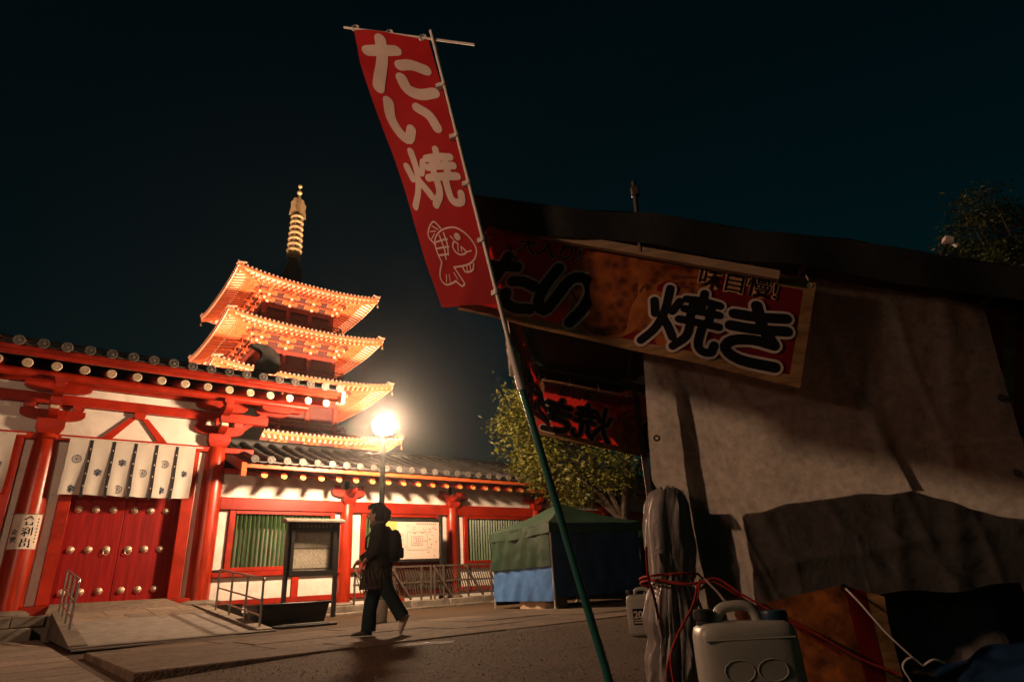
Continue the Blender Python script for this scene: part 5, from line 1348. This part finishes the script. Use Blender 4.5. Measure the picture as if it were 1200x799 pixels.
low = thing('covered_goods', 'dark covered goods on the counter, showing through the foot of the white tarpaulin', 'covered goods', (1.6,.3,.38), STALL)
def goods(u0, u1, shrink, depth):
    m = MB()
    def lf(a, b):
        q = min(1, b/.7); ua = u0+(shrink*(1-q) if u0 > 1 else 0)
        u = ua+(u1-ua)*a; zt = lint(u, tops)+.012*mnoise.noise(Vector((u*9,0,0)))
        if b < .7: z = .40+(zt-.40)*b/.7; v = .185-.012*mnoise.noise(Vector((u*3,z*3,1)))
        else: z = zt-.05*((b-.7)/.3)**2; v = .19+depth*(b-.7)/.3
        return (u, v, z)
    m.grid(lf, 60, 24); m.part('cover_sheet', TARPD, low, angle=80)
goods(.88, 1.03, 0, .08); goods(1.10, 2.40, -.03, .75)
m = MB(); m.cbox(1.2,1.9,.30,.9,.685,.76,.02); m.part('goods_box', MATS['dark_counter'], low)
m = MB(); p = Vector((1.47,.02,.42)); m.tube([p+Vector((.014*math.cos(q),0,.014*math.sin(q))) for q in np.linspace(0,2*math.pi,11)], .006, 5, False); m.part('eyelet', DARKM, tarp)
hang = thing('hanging_strap', 'brown strap hanging inside the stall, showing through the tarpaulin', 'strap', (1.75,.25,.85), STALL)
m = MB(); m.grid(lambda a,b: (1.74+.05*a+.10*(1-b)**1.6, .21+.02*math.sin(b*4), .84+.46*b), 3, 16); m.part('strap_band', mat('brown_strap', (.16,.06,.02), rough=.8), hang)
m = MB(); m.cbox(1.735,1.80,.20,.23,1.29,1.33,.008); m.part('strap_buckle', DARKM, hang)

bun = thing('tarp_bundle', 'silver grey tarpaulin bundled round the stall corner and bound with red rope', 'bundle', (.74,.12,GZ), STALL)
prof = [(.90,.03,.80,.03),(.88,.07,.79,.07),(.82,.085,.78,.095),(.75,.09,.77,.10),(.62,.095,.765,.105),(.53,.09,.757,.10),(.485,.078,.755,.09),(.43,.098,.75,.105),(.34,.11,.742,.12),(.26,.095,.737,.11),(.19,.118,.73,.13),(.10,.125,.718,.14),(.0,.11,.715,.13),(GZ,.11,.715,.125)]
def bf(a, b):
    k = b*(len(prof)-1); i = min(int(k), len(prof)-2); q = k-i; P = [prof[i][j]*(1-q)+prof[i+1][j]*q for j in range(4)]
    t = 2*math.pi*a; tw = t+.9*(P[0]-.48)*math.sin(t*2+1)
    n_ = Vector((math.cos(tw)*1.7, math.sin(tw)*1.7, P[0]*1.5)); n2_ = Vector((math.cos(tw)*3.4, math.sin(tw)*3.4, P[0]*2.2+5))
    tie = min(1, abs(P[0]-.485)/.16); ph = (tw*6/(2*math.pi)+.35*mnoise.noise(n_)+.8*(P[0]-.48)) % 1.0; tri = abs(ph*2-1)*2-1
    ph2 = (tw*11/(2*math.pi)-.9*P[0]+.5*mnoise.noise(n2_)) % 1.0; tri2 = abs(ph2*2-1)*2-1
    w = 1+(.05+.13*tie)*tri+.05*tri2+.16*mnoise.noise(n_)+.05*(1-2*abs(mnoise.noise(n2_*1.6)))
    return (P[2]+P[1]*math.cos(t)*w, .12+P[3]*math.sin(t)*w, P[0]+.02*math.sin(t*3))
m = MB(); m.grid(bf, 110, 70); m.part('bundle_sheet', TARPS, bun, angle=28)
ROPE = mat('red_rope', (.33,.022,.015), rough=.8, var=.3, nscale=40, bump=.4, bscale=120)
rp_ = thing('red_rope', 'red rope tied round the bundle and running down to the right', 'rope', (.9,-.03,.1), STALL)
def rope(pts, r=.0052):
    c = catmull(pts, 10*(len(pts)-1)) if len(pts) > 2 else pts
    m = MB(); m.tube([tuple(p) for p in c], r, 7); m.part('rope_strand', ROPE, rp_)
rope([(.75+.135*math.cos(t), .12+.155*math.sin(t), .485+.012*math.sin(2*t)) for t in np.linspace(0,2*math.pi,14)])
rope([(.75+.137*math.cos(t), .12+.157*math.sin(t), .505-.014*math.sin(t)) for t in np.linspace(0,2*math.pi,14)])
rope([(.68,-.045,.50),(.78,-.06,.475),(.86,-.05,.478),(.94,-.04,.487),(1.03,-.05,.42),(1.13,-.06,.355),(1.28,-.07,.265),(1.42,-.08,.17),(1.57,-.09,.10)])
rope([(.84,-.05,.47),(.92,-.05,.475),(1.0,-.055,.425),(1.12,-.065,.34),(1.22,-.075,.285),(1.36,-.09,.18)])
rope([(.86,-.06,.475),(.83,-.07,.40),(.77,-.08,.33),(.72,-.09,.26),(.67,-.085,.15),(.66,-.08,.02)])
rope([(.85,-.06,.47),(.815,-.075,.39),(.755,-.085,.31),(.695,-.09,.21),(.69,-.085,.10),(.70,-.08,.01)])
rope([(.655,-.01,.64),(.645,-.03,.52),(.66,-.045,.42),(.665,-.05,.34)], .006)
cord = thing('white_cord', 'thin pale cord from the tarpaulin hem down to the knotted rope end', 'cord', (1.5,-.06,.1), STALL)
m = MB(); m.tube([tuple(p) for p in catmull([(1.47,-.0,.42),(1.50,-.04,.36),(1.56,-.07,.25),(1.63,-.08,.16),(1.66,-.08,.13)],30)], .0045, 6); m.part('cord_strand', WPOLE, cord)
m = MB(); m.tube([tuple(p) for p in catmull([(1.66,-.08,.13),(1.62,-.09,.16),(1.58,-.09,.13),(1.60,-.085,.06),(1.57,-.08,.0)],30)], .0045, 6); m.tube([tuple(p) for p in catmull([(1.66,-.08,.13),(1.70,-.09,.15),(1.74,-.08,.135)],20)], .0045, 6); m.part('cord_tail', WPOLE, cord)
# ---- draped fish banner at the foot
dr = thing('draped_banner', 'fallen orange fish banner draped across the foot of the stall', 'banner', (1.3,0,GZ), STALL)
def dfn(x, y, lift):        # x 0..1 across, y 0..1 up
    top = .36+.10*x if x < .75 else .435-.22*(x-.75)
    u = 1.0+.62*x-.03*(1-y)*x; z = GZ+(top-GZ)*y
    return Vector((u, .012-.03*(1-y)+.012*math.sin(x*6+y*3)+.006*math.sin(x*15+y*7)-lift, z))
DFI = mat('draped_fish_print', (.09,.016,.004), rough=.6, var=.7, nscale=10, col2=(.44,.13,.02), stretch=(1,1,1), bump=.2, bscale=20, detail=8)
m = MB(); m.grid(lambda u, v: dfn(u,v,0), 40, 16); m.part('banner_cloth', DFI, dr)
m = MB(); m.grid(lambda u, v: dfn(.90+.10*u,v,.003), 4, 16); m.part('wood_border', WOODP, dr)
m = MB(); m.grid(lambda u, v: dfn(.76+.135*u,v,.003), 5, 16); m.part('red_margin', DREDC, dr)
# ---- things on the ground under the right end of the stall
fs_ = thing('folded_sheet', 'pale folded sheet under the right end of the stall', 'folded sheet', (1.95,.3,GZ), STALL)
def fsf(a,b): 
    u = 1.74+.42*a; z = .05+.28*b; return (u, .24+.05*math.sin(a*5)+.1*b+.02*mnoise.noise(Vector((a*5,b*5,2))), z-.05*a*(1-b))
m = MB(); m.grid(fsf, 20, 12); m.part('sheet_fold', TARP, fs_, angle=80)
m = MB(); m.grid(lambda a,b: (1.72+.46*a, .08+.24*b, GZ+.03+.05*b+.02*mnoise.noise(Vector((a*6,b*6,5)))), 16, 8); m.part('sheet_fold', TARP, fs_, angle=80)
bt_ = thing('blue_sheet_heap', 'dark blue sheet heaped on the ground under the stall', 'sheet', (2.2,.0,GZ), STALL)
m = MB()
def hf(a,b):
    u = 1.80+.95*a; v = -.25+.75*b; e = math.sin(math.pi*a)**.5*math.sin(math.pi*b)**.5 if 0<a<1 and 0<b<1 else 0
    return (u, v, GZ+.004+e*(.17+.07*mnoise.noise(Vector((u*5,v*5,0)))+.04*mnoise.noise(Vector((u*12,v*12,3)))))
m.grid(hf, 44, 34); m.part('sheet_heap', TDBL, bt_, angle=60)
m = MB(); m.tube([tuple(p) for p in catmull([(1.9,-.18,.02),(2.1,-.12,.13),(2.3,-.10,.14),(2.5,-.15,.06)],24)], .005, 6); m.part('heap_cord', WPOLE, bt_)

# ---- water cans
CANW = mat('translucent_white_can', (.40,.385,.33), rough=.38, spec=.45, var=.08, nscale=6, transl=.25)
CANB = mat('can_cap_blue', (.012,.03,.06), rough=.4, var=.2)
def water_can(label, ang, loc, fr, cap, word):
    t = thing('water_can', label, 'water can', loc, fr @ Matrix.Identity(4))
    t.matrix_world = fr @ Matrix.Translation(loc) @ Matrix.Rotation(ang,4,'Z')
    ORG[t.name] = Vector((0,0,0))
    me_b = MB()
    # rounded body: stacked super-ellipse sections
    secs = [(0,.80),(.012,.94),(.03,1),(.14,1.0),(.26,1.0),(.32,.985),(.345,.94),(.36,.80),(.362,.5)]
    n = 32; vs = []; fs = []
    for z,k in secs:
        for i in range(n):
            a = 2*math.pi*i/n; ca, sa = math.cos(a), math.sin(a)
            vs.append((.172*k*math.copysign(abs(ca)**.38,ca), .095*(k if k>.9 else k*1.02)*math.copysign(abs(sa)**.38,sa), z))
    for i in range(len(secs)-1):
        for k in range(n): fs.append((i*n+k, i*n+(k+1)%n, (i+1)*n+(k+1)%n, (i+1)*n+k))
    fs.append(tuple(range(n))[::-1]); fs.append(tuple((len(secs)-1)*n+k for k in range(n)))
    me_b.add(vs, fs); me_b.part('can_body', CANW, t, angle=50)
    m = MB(); m.tube([tuple(p) for p in catmull([(-.085,0,.345),(-.078,0,.385),(-.05,0,.408),(.02,0,.41),(.05,0,.39),(.062,0,.345)],24)], .019, 10); m.part('handle', CANW, t, angle=60)
    m = MB(); m.lathe([(.03,.355),(.03,.372),(.036,.374),(.036,.402),(.030,.406)], 16, (-.128,0,0)); m.part('cap', cap, t)
    m = MB(); m.lathe([(.045,.35),(.05,.375),(.046,.39),(.03,.393)], 18, (.115,0,0)); m.part('filler_cap', CANB, t)
    m = MB()
    for z in (.035,.31): m.tube([(-.15,-.091,z),(.15,-.091,z)],.004,6)
    for q in (-1,1): m.tube([(.055*q+.05*math.cos(a_),-.0935,.215+.034*math.sin(a_)) for a_ in np.linspace(0,2*math.pi,13)],.0035,6,False)
    m.tube([(-.10,-.0938,.14),(-.04,-.0938,.125),(.03,-.0938,.135),(.10,-.0938,.12)],.0035,6)
    m.part('moulded_rib', CANW, t)
    if word:
        m = MB(); m.cbox(-.115,.0,-.0995,-.0975,.10,.24,.001); m.part('label_patch', BLKPR, t)
        vs, fs = text_tris('20', .085, .003); m = MB(); m.add([(p.x-.108, -.1015, p.y+.16) for p in vs], fs); m.part('label_number', CREAM, t, smooth=False)
        m = MB(); m.box(-.108,-.012,-.1014,-.0998,.115,.128); m.box(-.108,-.035,-.1014,-.0998,.137,.147); m.part('label_line', CREAM, t)
    return t
water_can('translucent white water can standing in front of the bound bundle', R(4), (.925,-.50,GZ), STALL, DARKM, False)
water_can('small far water can with black 20 label behind the bundle', R(-12), (1.13,6.35,GZ), WORLD, DARKM, True)
cc_ = thing('can_cord', 'pale cord from the rope knot down to the water can handle', 'cord', (.9,-.3,.4), STALL)
m = MB(); m.tube([(.885,-.055,.49),(.90,-.25,.44),(.915,-.49,.365)], .005, 6); m.part('cord_strand', mat('grey_cord', (.20,.16,.13), rough=.8), cc_)
m = MB(); m.tube([(.80,-.40,.40),(.79,-.42,.33),(.775,-.44,.2),(.77,-.45,.05)], .004, 6); m.part('cord_strand', MATS['grey_cord'], cc_)
# ---- clip lamp on the roof
cl_ = thing('clip_lamp', 'small unlit clip-on floodlight on the stall roof edge', 'lamp', (2.29,-.02,1.9), STALL)
m = MB(); m.tube([(2.28,-.03,1.86),(2.29,-.04,1.93),(2.335,-.05,1.985)],.011,8); m.part('arm', DARKM, cl_)
m = MB(); m.obox((2.325,-.06,1.985), Vector((.017,0,-.008)), Vector((0,.018,0)), Vector((.006,0,.014))); m.part('lamp_head', mat('lamp_head_white', (.62,.52,.45), rough=.4, var=.1), cl_)
m = MB(); m.obox((2.35,-.06,1.96), Vector((.007,0,-.012)), Vector((0,.008,0)), Vector((.006,0,.004))); m.part('clip', WHITEM, cl_)
# ---- neighbouring stall at the right edge
ns = thing('neighbouring_stall', 'neighbouring stall with pale sheet wall at the right edge', 'market stall', (6.0,5.6,GZ))
m = MB(); m.grid(lambda a,b: (4.62+2.6*a, 4.9-.3*a+.03*math.sin(a*14), .1+2.45*b-.1*a*b), 30, 12); m.part('sheet_wall', TARP, ns)
m = MB(); m.grid(lambda a,b: (4.45+2.9*a, 4.75+2.2*b-.3*a, 2.62-.1*a+.03*math.sin(a*11)), 24, 6); m.part('roof_sheet', ROOF, ns)
for q in ((4.66,5.0),(7.0,4.75),(4.7,6.8),(7.0,6.6)):
    m = MB(); m.cyl((q[0],q[1],GZ),(q[0],q[1],2.5),.02,n=8); m.part('stall_post', PIPE, ns)
# ---- grit scattered on the asphalt
gr = MB()
for k in range(20000):
    if k % 4: x, y = random.uniform(-4.0,2.6), random.uniform(3.2,8.5)
    else: x, y = random.uniform(-6,6), random.uniform(3,14)
    w = WALL.inverted() @ Vector((x,y,0)); t = -w.y
    if w.x < -3.0 or (7.5 < t < 11.45) or t < 6.6: continue
    r = random.uniform(.003,.0075)*(1.8 if random.random() < .05 else 1); a = random.uniform(0,6.28)
    z = np.interp(w.x, _ss, _zz)-.002
    gr.add([(x+r*math.cos(a+q*2.09), y+r*math.sin(a+q*2.09)*.8, z) for q in range(3)]+[(x+r*.2,y,z+r*1.1)], [(0,1,3),(1,2,3),(2,0,3)])
go2 = bpy.data.objects.new('grit', gr.mesh('grit', mat('pale_grit', (.13,.088,.056), rough=.9, var=.4, nscale=40), smooth=False, recalc=False)); COL.objects.link(go2)
go2['kind'] = 'stuff'; go2['label'] = 'fine pale grit scattered over the dark asphalt'; go2['category'] = 'grit'
bpy.context.view_layer.update()

# ================================================================== HAZE ADDED FOR THE LAMP GLOW
HZ = bpy.data.materials.new('lamp_halo_haze'); HZ.use_nodes = True
_n = HZ.node_tree; _n.nodes.remove(_n.nodes['Principled BSDF'])
_v = _n.nodes.new('ShaderNodeVolumePrincipled'); _v.inputs['Color'].default_value = (.9,.9,.9,1); _v.inputs['Density'].default_value = .0013; _v.inputs['Anisotropy'].default_value = .95
_n.links.new(_v.outputs[0], _n.nodes['Material Output'].inputs['Volume'])
m = MB(); m.box(-130,130,-105,135,-1.2,43)
hz = bpy.data.objects.new('haze', m.mesh('haze', HZ, smooth=False)); COL.objects.link(hz); hz['kind'] = 'stuff'; hz['label'] = 'thin haze added to give the lamp its soft glow'; hz['category'] = 'haze'
